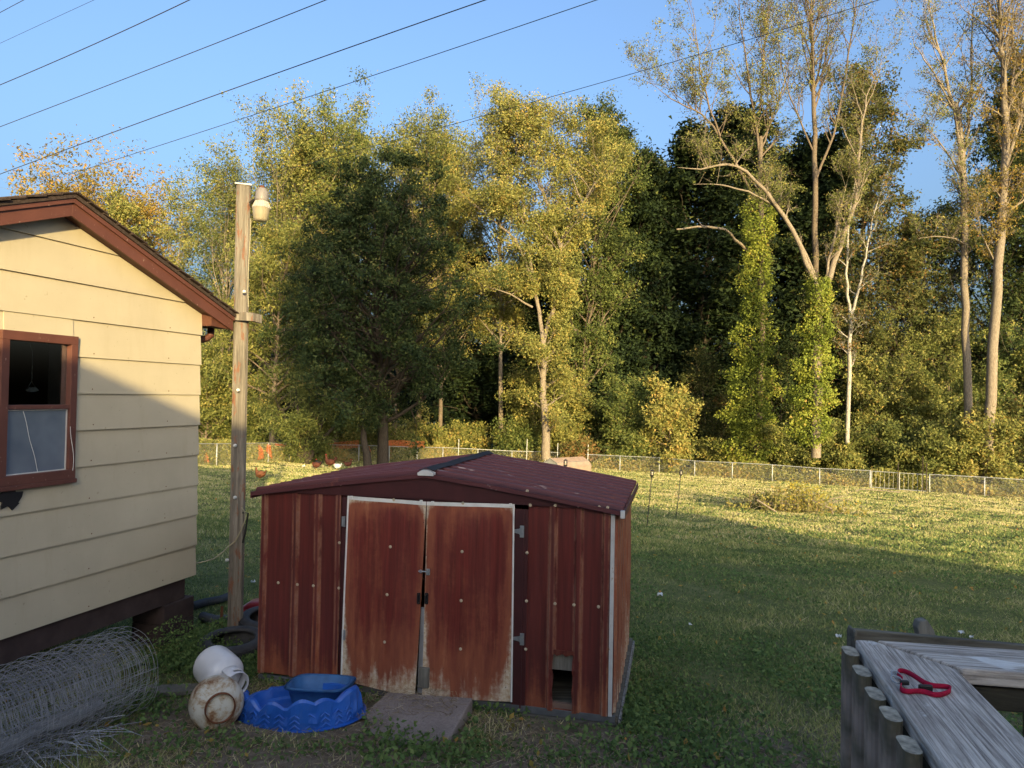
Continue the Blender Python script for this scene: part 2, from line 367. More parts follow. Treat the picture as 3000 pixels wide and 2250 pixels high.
M['panel'] = rustmat('rusted_wall_paint', 0.85, False, seed=3.1, dark=True)
M['side_panel'] = rustmat('streaked_side_paint', 0.7, False, side=True, seed=7.3)
M['maroon'] = simple('dark_maroon_paint', (0.05, 0.013, 0.014), 0.45, 0.4, 0.3, 5)
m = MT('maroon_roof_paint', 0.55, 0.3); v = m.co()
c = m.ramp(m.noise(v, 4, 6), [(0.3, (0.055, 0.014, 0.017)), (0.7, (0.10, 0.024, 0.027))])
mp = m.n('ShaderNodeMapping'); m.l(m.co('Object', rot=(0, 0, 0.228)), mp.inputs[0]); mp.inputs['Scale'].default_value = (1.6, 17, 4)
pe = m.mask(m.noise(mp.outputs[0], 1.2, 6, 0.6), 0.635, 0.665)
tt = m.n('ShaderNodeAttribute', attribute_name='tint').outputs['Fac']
c = m.mix(m.math('MULTIPLY', tt, 0.62), m.mix(0.6, c, (0.018, 0.006, 0.008)), (0.16, 0.05, 0.055))  # paler rib tops, darker troughs: light and shade on the ribs put into colour
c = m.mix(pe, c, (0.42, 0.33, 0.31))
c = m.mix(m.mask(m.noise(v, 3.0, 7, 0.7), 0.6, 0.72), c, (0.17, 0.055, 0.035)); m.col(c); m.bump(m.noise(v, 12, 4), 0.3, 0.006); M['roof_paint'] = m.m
# --- junk
m = MT('blue_pool_plastic', 0.38, 0.5); v = m.co()
c = m.ramp(m.noise(v, 4, 5), [(0.3, (0.012, 0.075, 0.34)), (0.7, (0.02, 0.125, 0.52))])
c = m.mix(m.math('MULTIPLY', m.mask(m.noise(v, 16, 6, 0.7), 0.52, 0.75), 0.35), c, (0.14, 0.16, 0.2)); m.col(c); M['pool'] = m.m
M['tub'] = simple('faded_blue_tub_plastic', (0.03, 0.11, 0.27), 0.5, 0.4, 0.3, 10)
m = MT('rusted_white_tank', 0.6, 0.3); v = m.co(); f = m.noise(v, 6, 8, 0.72, 0.4)
c = m.ramp(f, [(0.46, (0.52, 0.50, 0.43)), (0.53, (0.40, 0.32, 0.22)), (0.60, (0.2, 0.095, 0.042)), (0.75, (0.08, 0.035, 0.02))])
m.col(c); m.bump(f, 0.3, 0.004); M['rusty_tank'] = m.m
M['tank'] = simple('white_tank_enamel', (0.62, 0.63, 0.66), 0.3, 0.5, 0.12, 6, bump=0)
M['red_plastic'] = simple('faded_red_plastic', (0.28, 0.02, 0.035), 0.35, 0.5, 0.3, 8)
M['pipe'] = simple('corrugated_black_pipe', (0.05, 0.058, 0.07), 0.45, 0.4, 0.3, 12)
m = MT('speckled_concrete', 0.95, 0.15); v = m.co(); f = m.noise(v, 55, 5, 0.8)
c = m.mix(0.5, m.ramp(f, [(0.3, (0.13, 0.1, 0.09)), (0.7, (0.36, 0.31, 0.28))]), m.ramp(m.noise(v, 4, 6), [(0.3, (0.14, 0.11, 0.09)), (0.7, (0.33, 0.28, 0.25))]))
m.col(c); m.bump(f, 0.7, 0.01); M['concrete'] = m.m
M['red_strap'] = simple('red_nylon_webbing', (0.36, 0.008, 0.04), 0.75, 0.2, 0.2, 60, bump=0.4)
M['orange_net'] = simple('orange_safety_netting', (0.55, 0.16, 0.06), 0.7, 0.2, 0.2, bump=0)
M['rust_iron'] = simple('rusted_iron', (0.13, 0.05, 0.025), 0.85, 0.2, 0.4, 14)
M['kennel'] = simple('tan_plastic_kennel', (0.28, 0.2, 0.15), 0.6, 0.3, 0.2, 4)
M['kennel_front'] = simple('grey_kennel_front', (0.17, 0.17, 0.16), 0.6, 0.3, 0.2, 4)
M['hen_orange'] = simple('buff_feathers', (0.42, 0.15, 0.05), 0.8, 0.2, 0.35, 14)
M['hen_brown'] = simple('brown_feathers', (0.10, 0.035, 0.02), 0.8, 0.2, 0.35, 14)
M['hen_black'] = simple('black_feathers', (0.012, 0.012, 0.014), 0.7, 0.3, 0.3, 14)
M['hen_white'] = simple('white_feathers', (0.7, 0.68, 0.62), 0.8, 0.2, 0.1, 14)
M['comb'] = simple('red_comb', (0.45, 0.02, 0.02), 0.6)
M['leg_yellow'] = simple('yellow_leg', (0.4, 0.26, 0.06), 0.6)
M['paper'] = simple('white_litter_paper', (0.7, 0.72, 0.75), 0.8, 0.2, 0.1)
M['lamp_grey'] = simple('lamp_housing_grey', (0.22, 0.2, 0.19), 0.5, 0.4, 0.15)
m = MT('lamp_refractor', 0.25, 0.5); m.col((0.42, 0.36, 0.25)); m.b.inputs['Transmission Weight'].default_value = 0.25; M['refractor'] = m.m
M['lamp_ribs'] = simple('lamp_ribbed_reflector', (0.4, 0.37, 0.33), 0.35, 0.5)
# ------------------------------------------------------------------ ground
def spaced(lo, hi, n, p=2.2):
    return lo + (hi - lo) * np.linspace(0, 1, n) ** p
ys = np.concatenate([np.linspace(-40, -2, 12), spaced(-1.5, 160, 190, 2.0)])
xh = spaced(0, 150, 100, 2.0); xs = np.concatenate([-xh[:0:-1], xh])
X, Y = np.meshgrid(xs, ys); Z = gz(X, Y)
g = G(); n1, n2 = X.shape
I, J = np.meshgrid(np.arange(n1 - 1), np.arange(n2 - 1), indexing='ij')
g.add(np.stack([X, Y, Z], -1), np.stack([I * n2 + J, I * n2 + J + 1, (I + 1) * n2 + J + 1, (I + 1) * n2 + J], -1).reshape(-1, 4))
g.build('ground', M['ground'], smooth=True, kind='structure')
# ------------------------------------------------------------------ yellow house
HU = V3(-0.28, -0.96, 0); HN = V3(0.96, -0.28, 0); HO = V3(-3.2, 7.3, 0)
ZB = 0.72; EV = 2.6 + 0.79; SL = 0.369; TR = 1.68; TW = 2 * TR
def H(t, z, o=0.0): return HO + HU * t + HN * o + V3(0, 0, z)
def roofz(t): return EV + SL * (t if t < TR else TW - t)
house = thing('yellow_house', 'yellow clapboard house with brown trim and gabled roof at the left edge', 'house', (HO[0], HO[1], 0.2))
WT0, WT1, WZ0, WZ1 = 1.48, 2.13, 2.6 - 0.74, 2.6 + 0.422
rev = 0.305
def clip_poly(t0, t1, z0, z1):
    if z1 > roofz(0) + 0.001:                     # follow the gable
        ta = max(t0, (z0 - EV) / SL) if z0 > EV else t0; tb = min(t1, TW - max(0, (z0 - EV) / SL))
        pts = [(ta, z0), (tb, z0)]
        for t in (tb, TR, ta):
            if t == TR and not (ta < TR < tb): continue
            pts.append((t, min(z1, roofz(t))))
        tl = (z1 - EV) / SL
        if z1 < roofz(TR):
            pts = [(ta, z0), (tb, z0), (tb, min(z1, roofz(tb))), (min(tb, TW - tl), z1), (max(ta, tl), z1), (ta, min(z1, roofz(ta)))]
        out = []
        for p in pts:
            if not out or abs(p[0] - out[-1][0]) + abs(p[1] - out[-1][1]) > 1e-4: out.append(p)
        return out
    return [(t0, z0), (t1, z0), (t1, z1), (t0, z1)]
def board(t0, t1, z0, z1, k):
    poly = clip_poly(t0, t1, z0, z1)
    if len(poly) < 3: return
    g = G(); n = len(poly)
    zt = z0 + rev
    j = RNG.uniform(-0.003, 0.003)
    out = lambda z: 0.020 * (1 - (z - z0) / rev) + 0.003 + j
    A = [H(t, z, out(z)) for t, z in poly]; B = [H(t, z, -0.012) for t, z in poly]
    g.add(A + B, [list(range(n))[::-1], list(range(n, 2 * n))] + [[i, (i + 1) % n, n + (i + 1) % n, n + i] for i in range(n)])
    g.build('siding_board', M['siding'], house)
for k in range(12):
    z0 = ZB + k * rev + 0.003; z1 = ZB + (k + 1) * rev
    if z0 >= roofz(TR): break
    z1 = min(z1, roofz(TR) - 0.001)
    if z1 > WZ0 and z0 < WZ1:
        board(0, WT0 + 0.03, z0, z1, k); board(WT1 - 0.03, TW, z0, z1, k)
        if z0 < WZ0 + 0.03: board(WT0 + 0.03, WT1 - 0.03, z0, min(z1, WZ0 + 0.04), k)
        if z1 > WZ1 - 0.03: board(WT0 + 0.03, WT1 - 0.03, max(z0, WZ1 - 0.04), z1, k)
    else: board(0, TW, z0, z1, k)
g = G()                                            # body behind the boards (with the window hole left open)
for a, b, c, d in ((0, WT0 + .03, ZB, EV), (WT1 - .03, TW, ZB, EV), (WT0 + .03, WT1 - .03, ZB, WZ0 + .04), (WT0 + .03, WT1 - .03, WZ1 - .04, EV)):
    g.hexa(H(a, c, -0.10), HU * (b - a), HN * 0.085, V3(0, 0, d - c))
g.prism([H(0.02, EV, -.09), H(TW - 0.02, EV, -.09), H(TR, EV + SL * TR - 0.02, -.09)], HN * 0.07)
g.hexa(H(0, ZB, -4.2), HN * 4.09, HU * 0.1, V3(0, 0, EV - ZB)); g.hexa(H(TW, ZB, -4.2), HN * 4.09, HU * -0.1, V3(0, 0, EV - ZB)); g.hexa(H(0.1, ZB, -4.2), HU * (TW - .2), HN * 0.1, V3(0, 0, EV - ZB))
g.build('wall', M['siding'], house)
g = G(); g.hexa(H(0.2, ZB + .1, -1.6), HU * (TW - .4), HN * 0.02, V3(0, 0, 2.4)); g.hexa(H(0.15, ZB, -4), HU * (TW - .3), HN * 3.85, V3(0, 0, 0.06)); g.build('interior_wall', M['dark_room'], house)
g = G()
for k in range(9):
    for t in (.45, 1.3, 2.6):
        g.lathe([(0, .002), (.005, .001), (.006, 0)], H(t + RNG.uniform(-.02, .02), ZB + k * rev + .035 + RNG.uniform(0, .02), .0225), HN, 7)
g.build('nail_heads', M['rust_iron'], house, kind='stuff')
# roof
RO, EO = 0.16, 0.30
rf = G()
for s in (0, 1):
    T = (lambda t: t) if s == 0 else (lambda t: TW - t)
    za, zb = EV + SL * (-EO) + 0.10, EV + SL * TR + 0.10
    a, b = H(T(-EO - .03), za - .01, RO + .03), H(T(TR), zb, RO + .03)
    rf.add([a, b, b - HN * 4.5, a - HN * 4.5, a + V3(0, 0, .03), b + V3(0, 0, .03), b - HN * 4.5 + V3(0, 0, .03), a - HN * 4.5 + V3(0, 0, .03)],
           [[0, 1, 2, 3], [4, 7, 6, 5], [0, 4, 5, 1], [1, 5, 6, 2], [2, 6, 7, 3], [3, 7, 4, 0]])
roof = rf.build('roof', M['shingle'], house)
for s in (0, 1):                                   # shingle courses, only their rake ends are seen
    T = (lambda t: t) if s == 0 else (lambda t: TW - t)
    for k in range(14):
        t0 = -EO - .05 + k * 0.145; t1 = t0 + 0.17
        g = G(); o = RO + .05 + RNG.uniform(-.01, .012)
        zf = lambda t: EV + SL * t + 0.132
        a, b = H(T(t0), zf(t0) + .012, o), H(T(min(t1, TR)), zf(min(t1, TR)) + .002, o)
        g.hexa(a, b - a, HN * -0.9, V3(0, 0, 0.011)); g.build('shingle', M['shingle'], roof)
for s in (0, 1):
    T = (lambda t: t) if s == 0 else (lambda t: TW - t)
    g = G()
    p = lambda t, dz: H(T(t), EV + SL * t + dz, RO)
    e = -EO
    g.prism([p(e, -.045), p(TR, -.045), p(TR, .085), p(e, .085)], HN * -0.022); g.build('rake_board', M['brown_paint'], house, bevel=.003)
    g = G(); g.prism([p(e, .06), p(TR, .06), p(TR, .098), p(e, .098)], HN * 0.018); g.build('rake_trim', M['brown_paint'], house, bevel=.002)
    g = G(); q = lambda t, o: H(T(t), EV + SL * t - .012, o)
    g.prism([q(e, .0), q(TR, .0), q(TR, RO - .03), q(e, RO - .03)], V3(0, 0, 0.012)); g.build('soffit', M['soffit'], house)
    g = G(); g.hexa(H(T(-EO), EV - .115, RO - .02), HN * -4.3, HU * (0.02 if s == 0 else -.02), V3(0, 0, .16)); g.build('fascia_board', M['brown_paint'], house)
    g = G(); g.prism([H(T(-.26), EV - .14, RO - .03), H(T(-0.0), EV - .13, RO - .03), H(T(-0.0), EV + .02, RO - .03), H(T(-.26), EV - .08, RO - .03)], HN * -0.12)
    g.build('eave_box', M['soffit'], house)
g = G(); g.hexa(H(-.37, EV - .12, RO - .05), HN * -4.2, HU * 0.065, V3(0, 0, 0.085)); g.build('gutter', M['brown_paint'], house, bevel=.01)
g = G(); pts = [H(-.3, EV - .10, -.12), H(-.3, EV - .2, -.12), H(-.27, EV - .235, -.14), H(-.06, EV - .30, -.2), H(-.04, EV - .36, -.22), H(-.04, EV - 1.2, -.22)]
g.tubes(np.array(pts), 0.038, 8, caps=True); g.build('downspout', M['brown_paint'], house, smooth=True)
g = G(); g.hexa(H(0.12, ZB - .20, -.04), HU * (TW - .2), HN * .03, V3(0, 0, .215)); g.build('foundation_beam', M['masonry'], house)
for t in (0.0, 2.9):
    for k in range(2):
        g = G(); z = ZB - .2 - .19 * (k + 1); g.hexa(H(t + .02, z, -.36), HU * .4, HN * (.38 + 0.004 * k), V3(0, 0, .185)); g.build('foundation_block', M['masonry'], house, bevel=.005)
# window
win = G()
def wbox(t0, t1, z0, z1, o0, o1, G_=None): (G_ or win).hexa(H(t0, z0, o0), HU * (t1 - t0), HN * (o1 - o0), V3(0, 0, z1 - z0))
fw = .062
wbox(WT0, WT1, WZ1 - .07, WZ1, -.01, .045); wbox(WT0, WT1, WZ0, WZ0 + .075, -.01, .05); wbox(WT0, WT0 + fw, WZ0 + .075, WZ1 - .07, -.01, .044); wbox(WT1 - fw, WT1, WZ0 + .075, WZ1 - .07, -.01, .044)
wbox(WT0 - .008, WT1 + .008, WZ0 - .035, WZ0, -.01, .06)
wf = win.build('window_frame', M['brown_paint'], house, bevel=.004)
zm = 2.6 - .155
g = G(); wbox(WT0 + fw, WT1 - fw, zm - .016, zm + .018, -.03, .035, g); g.build('meeting_rail', M['brown_paint'], wf, bevel=.003)
g = G(); wbox(WT0 + fw, WT1 - fw, zm + .018, WZ1 - .07, -.012, -.008, g); g.build('upper_pane', M['glass'], wf)
g = G(); wbox(WT0 + fw + .004, WT1 - fw - .004, WZ0 + .08, zm - .018, .004, .008, g); g.build('lower_pane', M['sheet'], wf)
g = G()
for a, b, c, d in ((WT0 + fw, WT0 + fw + .008, WZ0 + .075, zm - .02), (WT1 - fw - .008, WT1 - fw, WZ0 + .075, zm - .02), (WT0 + fw + .009, WT1 - fw - .009, WZ0 + .075, WZ0 + .083), (WT0 + fw + .009, WT1 - fw - .009, zm - .026, zm - .018)): wbox(a, b, c, d, .009, .016, g)
g.build('screen_frame', M['white_dirty'], wf)
g = G(); wbox(WT0 + fw + .0, WT0 + fw + .03, zm + .02, WZ1 - .07, -.16, -.02, g); g.build('inner_jamb', M['white_dirty'], wf)
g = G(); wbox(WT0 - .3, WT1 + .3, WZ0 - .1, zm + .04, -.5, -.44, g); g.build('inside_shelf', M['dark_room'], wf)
g = G(); g.tubes(np.array([H(1.93 - .013 * i, zm - .03 - .045 * i, .02 + .004 * math.sin(i)) for i in range(12)]) , .0022, 5); g.tubes(np.array([H(1.49 + .035 + .02 * math.cos(i * .5), zm - .16 - .045 * i, .054) for i in range(9)]), .0022, 5); g.build('loose_cord', M['white'], wf)
orn = G(); oc = H(1.80, zm + .2, -.06)
e1, e2 = HU, V3(0, 0, 1)
orn.tubes(np.array([H(1.80 + .025, WZ1 - .08, -.06), H(1.80, WZ1 - .13, -.06), oc]), .003, 5)
orn.tubes(np.array([oc, oc - e1 * .05 - e2 * .07, oc + e1 * .05 - e2 * .07, oc]), .003, 5)
orn.prism([oc - e1 * .055 - e2 * .07, oc - e1 * .03 - e2 * .045, oc + e1 * .03 - e2 * .045, oc + e1 * .055 - e2 * .07, oc + e1 * .02 - e2 * .085, oc - e1 * .02 - e2 * .082], HN * .012)
tag(orn.build('hanging_ornament', M['white'], loc=oc), 'small white ornament hanging on a cord behind the window glass', 'ornament')
g = G(); q_ = H(2.02, WZ0 - .045, .02)
an = np.linspace(0, 2 * np.pi, 15)[:-1]
g.prism([q_ + HU * (.09 * math.cos(a) * (1 + .3 * math.sin(5 * a))) + V3(0, 0, -.05 + .075 * math.sin(a) * (1 + .25 * math.cos(7 * a))) for a in an], HN * .014)
g.build('torn_hole', M['black'], house)
# ------------------------------------------------------------------ utility pole
P0 = at(688, 1845, 7.67); PT = at(711, 545, 7.67); PT[1] = 7.69
pole = thing('utility_pole', 'weathered square wooden pole standing by the corner of the yellow house', 'pole', (P0[0], P0[1], gz(P0[0], P0[1])))
g = G(); hw = .078; up = PT - P0
c0 = P0 - up * .06; up2 = PT - c0
ch = .022
sec = [(-hw + ch, -hw), (hw - ch, -hw), (hw, -hw + ch), (hw, hw - ch), (hw - ch, hw), (-hw + ch, hw), (-hw, hw - ch), (-hw, -hw + ch)]
sx, sy = V3(math.cos(.35), math.sin(.35), 0), V3(-math.sin(.35), math.cos(.35), 0)
rings = []
for k in range(13):
    t = k / 12; sc_ = 1.0 - .06 * t
    wob = V3(.006 * math.sin(3 * t), .004 * math.cos(5 * t), 0)
    rings.append([c0 + up2 * t + wob + (sx * a + sy * b) * sc_ for a, b in sec])
V = np.array(rings).reshape(-1, 3); n = 8
fc = [[i * n + j, i * n + (j + 1) % n, (i + 1) * n + (j + 1) % n, (i + 1) * n + j] for i in range(12) for j in range(n)] + [list(range(12 * n, 13 * n))]
g.add(V, fc); g.build('post', M['pole'], pole)
g = G(); g.box(PT + V3(0, 0, .008), .17, .17, .014, sx, sy); g.build('cap', M['white_dirty'], pole)
br = at(690, 925, 7.55)
g = G(); g.hexa(br + V3(-.06, .0, -.045), V3(.25, -.02, -.01), V3(0, .035, 0), V3(0, 0, .09)); g.hexa(br + V3(.19, -.02, -.055), V3(.05, .14, -.01), V3(-.035, .005, 0), V3(0, 0, .09)); g.hexa(br + V3(-.2, -.28, .0), V3(.15, .28, -.05), V3(-.03, .01, 0), V3(0, 0, .085))
g.build('bracket', M['pole'], pole, bevel=.004)
lc = at(766, 600, 7.55); ax = nrm(V3(.04, 0, 1))
lamp = thing('yard_light', 'grey barn light with ribbed collar hung on the top of the pole', 'lamp', lc)
g = G(); g.lathe([(0, .135), (.048, .135), (.05, .12), (.066, .10), (.068, .03), (.07, .0), (.062, -.005)], lc + V3(0, 0, .04), ax, 20); g.build('housing', M['lamp_grey'], lamp, smooth=True)
g = G(); g.lathe([(0, .03), (.026, .03), (.028, 0)], lc + V3(0, 0, .172), ax, 14); g.build('photocell', M['rust_iron'], lamp, smooth=True)
g = G(); g.lathe([(.06, .04), (.085, -.02), (.092, -.035)], lc, ax, 22)
for k in range(22):
    a = k * 2 * np.pi / 22; dv = V3(math.cos(a), math.sin(a), 0)
    g.tubes(np.array([lc + dv * .064 + V3(0, 0, .036), lc + dv * .094 + V3(0, 0, -.036)]), .004, 4)
g.build('ribbed_collar', M['lamp_ribs'], lamp)
g = G(); g.lathe([(.092, -.036), (.09, -.045), (.082, -.10), (.073, -.155), (.060, -.175), (0, -.178)], lc, ax, 24); g.build('refractor', M['refractor'], lamp, smooth=True)
g = G(); g.tubes(np.array([lc + V3(-.14, .05, .03), lc + V3(-.09, .02, .055), lc + V3(-.05, 0, .05)]), .016, 6); g.build('arm', M['steel_dark'], lamp)
g = G()
cb = [at(735, 640, 7.56), at(733, 700, 7.57), at(728, 780, 7.57), at(726, 850, 7.57), at(728, 900, 7.52)]
g.tubes(np.array(cb), .006, 5); g.build('cable', M['cable'], pole, smooth=True); g = G()
cb = [at(708, 1487, 7.6), at(717, 1500, 7.58), at(719, 1520, 7.56), at(708, 1550, 7.55), at(690, 1585, 7.54), at(668, 1602, 7.55), at(652, 1618, 7.5), at(626, 1637, 7.45), at(600, 1645, 7.40), at(574, 1650, 7.34)]
g.tubes(np.array(cb), .007, 6); g.build('cable', M['cable'], pole, smooth=True)
for (x, y, dx) in ((718, 855, 0), (691, 1305, 0), (691, 1457, 0), (700, 1143, 0), (668, 1640, -.03)):
    c = at(x, y, 7.56); g = G(); g.lathe([(0, 0), (.014, 0), (.018, .008), (.01, .014), (.018, .02), (.014, .028), (0, .028)], c, (-.3 + dx, -1, 0), 12); g.build('insulator', M['white'], pole, smooth=True)
g = G(); a = at(711, 1502, 7.62); b = at(727, 1503, 7.55); c = at(719, 1560, 7.6); d = at(711, 1590, 7.62)
g.tubes(np.array([a, b, c, d]), .01, 5); g.build('strap_hook', M['steel_dark'], pole)
# ------------------------------------------------------------------ shed
SO = V3(-2.2, 6.37, 0); EX = V3(.974, -.226, 0); EX = nrm(EX); EY = V3(-EX[1], EX[0], 0)
SZ = 0.115; HW = 1.605; SW = 3.11; SLEN = 1.84
def S(a, z, b=0.0): return SO + EX * a + EY * b + V3(0, 0, SZ + z)
def sp(px, py, o=0.0):                            # pixel -> (a, z) on the front plane
    p = on_plane(px, py, SO - EY * o, EY); q = p - SO; return float(np.dot(q, EX)), float(q[2] - SZ)
def c3(x, y): return 700 + x * .5651, 1300 + y * .5651
shed = thing('metal_shed', 'rusty dark red metal shed with double doors and low gabled roof', 'shed', (SO[0] + 1.3, SO[1], 0.02))
def rib(a, centers, w=.05, h=.014):
    o = 0.0
    for c in centers:
        d = abs(a - c)
        if d < w / 2: o = max(o, h)
        elif d < w / 2 + .012: o = max(o, h * (1 - (d - w / 2) / .012))
    return o
def ribbed(name, base, ua, n, alen, z0, z1, centers, mat, hole=None, w=.05, h=.014, wob=.004, parent=None):
    A = sorted(set([0, alen] + [min(max(c + s, 0), alen) for c in centers for s in (-w / 2 - .032, -w / 2 - .012, -w / 2, 0, w / 2, w / 2 + .012, w / 2 + .032)] + ([hole[0], hole[1]] if hole else [])))
    Zs = sorted(set(list(np.linspace(z0, z1, 9)) + ([hole[2], hole[3]] if hole else [])))
    P = np.array([[base + ua * a + n * (rib(a, centers, w, h) + wob * math.sin(3 * a + 4 * z)) + V3(0, 0, z) for z in Zs] for a in A])
    sk = None
    if hole: sk = lambda i, j: hole[0] - 1e-6 <= A[i] and A[i + 1] <= hole[1] + 1e-6 and hole[2] - 1e-6 <= Zs[j] and Zs[j + 1] <= hole[3] + 1e-6
    ti = np.array([[1.0 if any(abs(abs(a - c) - w / 2 - .006) < .008 for c in centers) else 0.0 for z in Zs] for a in A]).ravel()
    g = G(); g.grid(P, skip=sk, tint=ti); return g.build(name, mat, parent or shed, solid=.002)
aL = sp(*c3(527, 700))[0]; aR = sp(*c3(1495, 700))[0]
ribsL = [.02, sp(*c3(290, 700))[0], sp(*c3(405, 700))[0], aL - .02]
ribbed('wall_panel', S(0, 0, 0), EX, -EY, aL, -.0, HW, ribsL, M['panel'], w=.035, h=.024)
hl = [sp(*c3(1618, 1150))[0] - aR, sp(*c3(1742, 1150))[0] - aR, -.01, sp(*c3(1680, 1092))[1]]
rr_ = [sp(*c3(x, 700))[0] - aR for x in (1625, 1760, 1905)]
ribbed('wall_panel', S(aR, 0, 0), EX, -EY, SW - aR, -.02, HW, rr_, M['panel'], hole=hl, w=.04, h=.024)
g = G(); g.hexa(S(SW - .055, -.02, -.020), EX * .022, EY * .012, V3(0, 0, HW)); g.hexa(S(SW - .024, -.02, -.022), EX * .030, EY * .02, V3(0, 0, HW + .01)); g.build('corner_trim', M['white_dirty'], shed)
ribbed('wall_panel', S(SW + .006, 0, 0), EY, EX, SLEN, -.02, HW, [.10 + .2 * i for i in range(9)], M['side_panel'], w=.07, h=.022)
ribbed('wall_panel', S(-.004, 0, 0), EY, -EX, SLEN, 0, HW, [.10 + .2 * i for i in range(9)], M['side_panel'], w=.07, h=.02)
ribbed('wall_panel', S(0, 0, SLEN), EX, EY, SW, 0, HW, [.2 * i for i in range(1, 15)], M['panel'], w=.05, h=.02)
# dark jambs and header round the doors
aD0, zt = sp(*c3(566, 268)); aD1, _ = sp(*c3(1428, 310))
g = G(); g.hexa(S(aL, -.02, -.008), EX * (aD0 - aL - .0), EY * .02, V3(0, 0, HW)); g.build('door_jamb', M['maroon'], shed)
g = G(); g.hexa(S(aD1 + .006, -.04, -.010), EX * (aR - aD1 - .006), EY * .02, V3(0, 0, HW)); g.hexa(S(aD1 + (aR - aD1) * .62, -.04, -.018), EX * (.014), EY * .01, V3(0, 0, HW)); g.build('door_jamb', M['maroon'], shed)
g = G(); g.hexa(S(aD0, HW - .10, .004), EX * (aD1 - aD0), EY * .02, V3(0, 0, .12)); g.build('door_header', M['maroon'], shed)
g = G(); g.hexa(S(.03, .002, .06), EX * (SW - .06), EY * (SLEN - .1), V3(0, 0, .02)); g.build('shed_floor', M['lumber'], shed)
# gable fascia
AP = 2.6 - .665 - SZ                              # apex height over the wall foot
RI = SW / 2
def roof_z(a):                                    # gentle sag of the roof line
    t = abs(a - RI) / (RI + .07); return AP + (HW - .015 - AP) * t + .010 * math.sin(math.pi * t)
g = G(); As = np.linspace(-.05, SW + .05, 25)
lowz = lambda a: HW + .004 - .012 * min(1, abs(a - RI) / RI)
top = [S(a, roof_z(a) - .004, -.035) for a in As]; bot = [S(a, min(lowz(a), roof_z(a) - .012), -.03) for a in As]
g.grid(np.array([top, bot]).transpose(1, 0, 2)); g.build('gable_fascia', M['maroon'], shed, solid=.004)
# roof slopes
b0, b1 = -.06, SLEN + .08
for s in (-1, 1):
    bl = sorted(set([b0, b1] + [q for i in range(10) for q in (b0 + .05 + .2 * i, b0 + .07 + .2 * i, b0 + .12 + .2 * i, b0 + .14 + .2 * i)]))
    bl = [q for q in bl if q <= b1]
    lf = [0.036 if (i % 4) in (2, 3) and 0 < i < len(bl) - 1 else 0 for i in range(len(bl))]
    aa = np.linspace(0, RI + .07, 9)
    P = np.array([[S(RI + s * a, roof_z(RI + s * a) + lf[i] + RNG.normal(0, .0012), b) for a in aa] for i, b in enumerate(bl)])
    ti = np.array([[1.0 if lf[i] > 0 else 0.0 for a in aa] for i in range(len(bl))]).ravel()  # marks rib tops for the painted light
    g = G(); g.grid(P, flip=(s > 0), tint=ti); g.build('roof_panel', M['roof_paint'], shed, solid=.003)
    g = G(); e = RI + s * (RI + .075)
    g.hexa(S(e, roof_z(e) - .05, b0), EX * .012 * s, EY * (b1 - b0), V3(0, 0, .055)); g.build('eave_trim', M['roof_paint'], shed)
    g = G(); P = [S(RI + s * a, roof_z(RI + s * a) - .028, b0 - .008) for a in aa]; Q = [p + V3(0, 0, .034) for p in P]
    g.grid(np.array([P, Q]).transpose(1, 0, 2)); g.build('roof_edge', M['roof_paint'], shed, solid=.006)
g = G()
P = np.array([[S(RI + da, AP + dz + .046 + .004 * math.sin(b * 9), b) for da, dz in ((-.07, -.012), (-.025, .0), (0, .010), (.025, .0), (.07, -.012))] for b in np.linspace(b0 - .005, b1 + .01, 12)])
g.grid(P); g.build('ridge_cap', simple('dark_ridge_cap', (0.022, 0.022, 0.026), 0.75, 0.2, 0.3, 6), shed, solid=.004)
g = G(); g.prism([S(RI - .068, AP - .012, b0 - .03), S(RI + .068, AP - .012, b0 - .03), S(RI + .072, AP + .014, b0 - .03), S(RI + .02, AP + .036, b0 - .03), S(RI - .03, AP + .036, b0 - .03), S(RI - .072, AP + .012, b0 - .03)], EY * .06)
g.build('ridge_end_cap', M['white_dirty'], shed, bevel=.004)
g = G(); e = SW + .07; g.box(S(e, roof_z(e) - .015, b0 - .004), .035, .04, .06, EX, EY); g.build('eave_end_cap', M['white_dirty'], shed, bevel=.004)
# doors
def door(TL, TR_, BR, BL, mat, bulge):
    cs = [np.array(sp(*c3(*q), o=.02)) for q in (TL, TR_, BR, BL)]
    nx, nz = 17, 22; P = np.zeros((nx, nz, 3))
    for i in range(nx):
        for j in range(nz):
            u = i / (nx - 1); v_ = j / (nz - 1)     # v 0 bottom
            p = (cs[3] * (1 - u) + cs[2] * u) * (1 - v_) + (cs[0] * (1 - u) + cs[1] * u) * v_
            o = .022 + bulge(u, v_) + .004 * math.exp(-((u - .5) / .04) ** 2) + .003 * math.sin(9 * u + 5 * v_)
            P[i, j] = S(p[0], p[1], -o)
    g = G(); g.grid(P); d = g.build('door', mat, shed, solid=.003)
    return d, cs, P
dl, cl, PL = door((568, 270), (972, 300), (922, 1310), (532, 1222), M['door'], lambda u, v: .035 * u * (1 - v) ** 2 + .012 * u * (1 - v))
dr, cr, PR = door((976, 300), (1427, 312), (1414, 1335), (955, 1312), rustmat('rusted_door_paint_right', 1.0, True, seed=5.5), lambda u, v: .02 * (1 - u) * (1 - v) ** 2 + .004)
for d, Pp, side in ((dl, PL, 0), (dr, PR, 1)):
    i = 0 if side == 0 else -1
    g = G(); col = Pp[i] - EY * .004; g.tubes(col, .008, 5); g.build('edge_trim', M['white'], d)
    top = Pp[:, -1] - EY * .006; g = G(); g.grid(np.array([top, top - V3(0, 0, .030)]).transpose(1, 0, 2)); g.build('top_trim', M['white'], d, solid=.003)
def spt(x, y, o): a, z = sp(*c3(x, y), o=o); return S(a, z, -o)
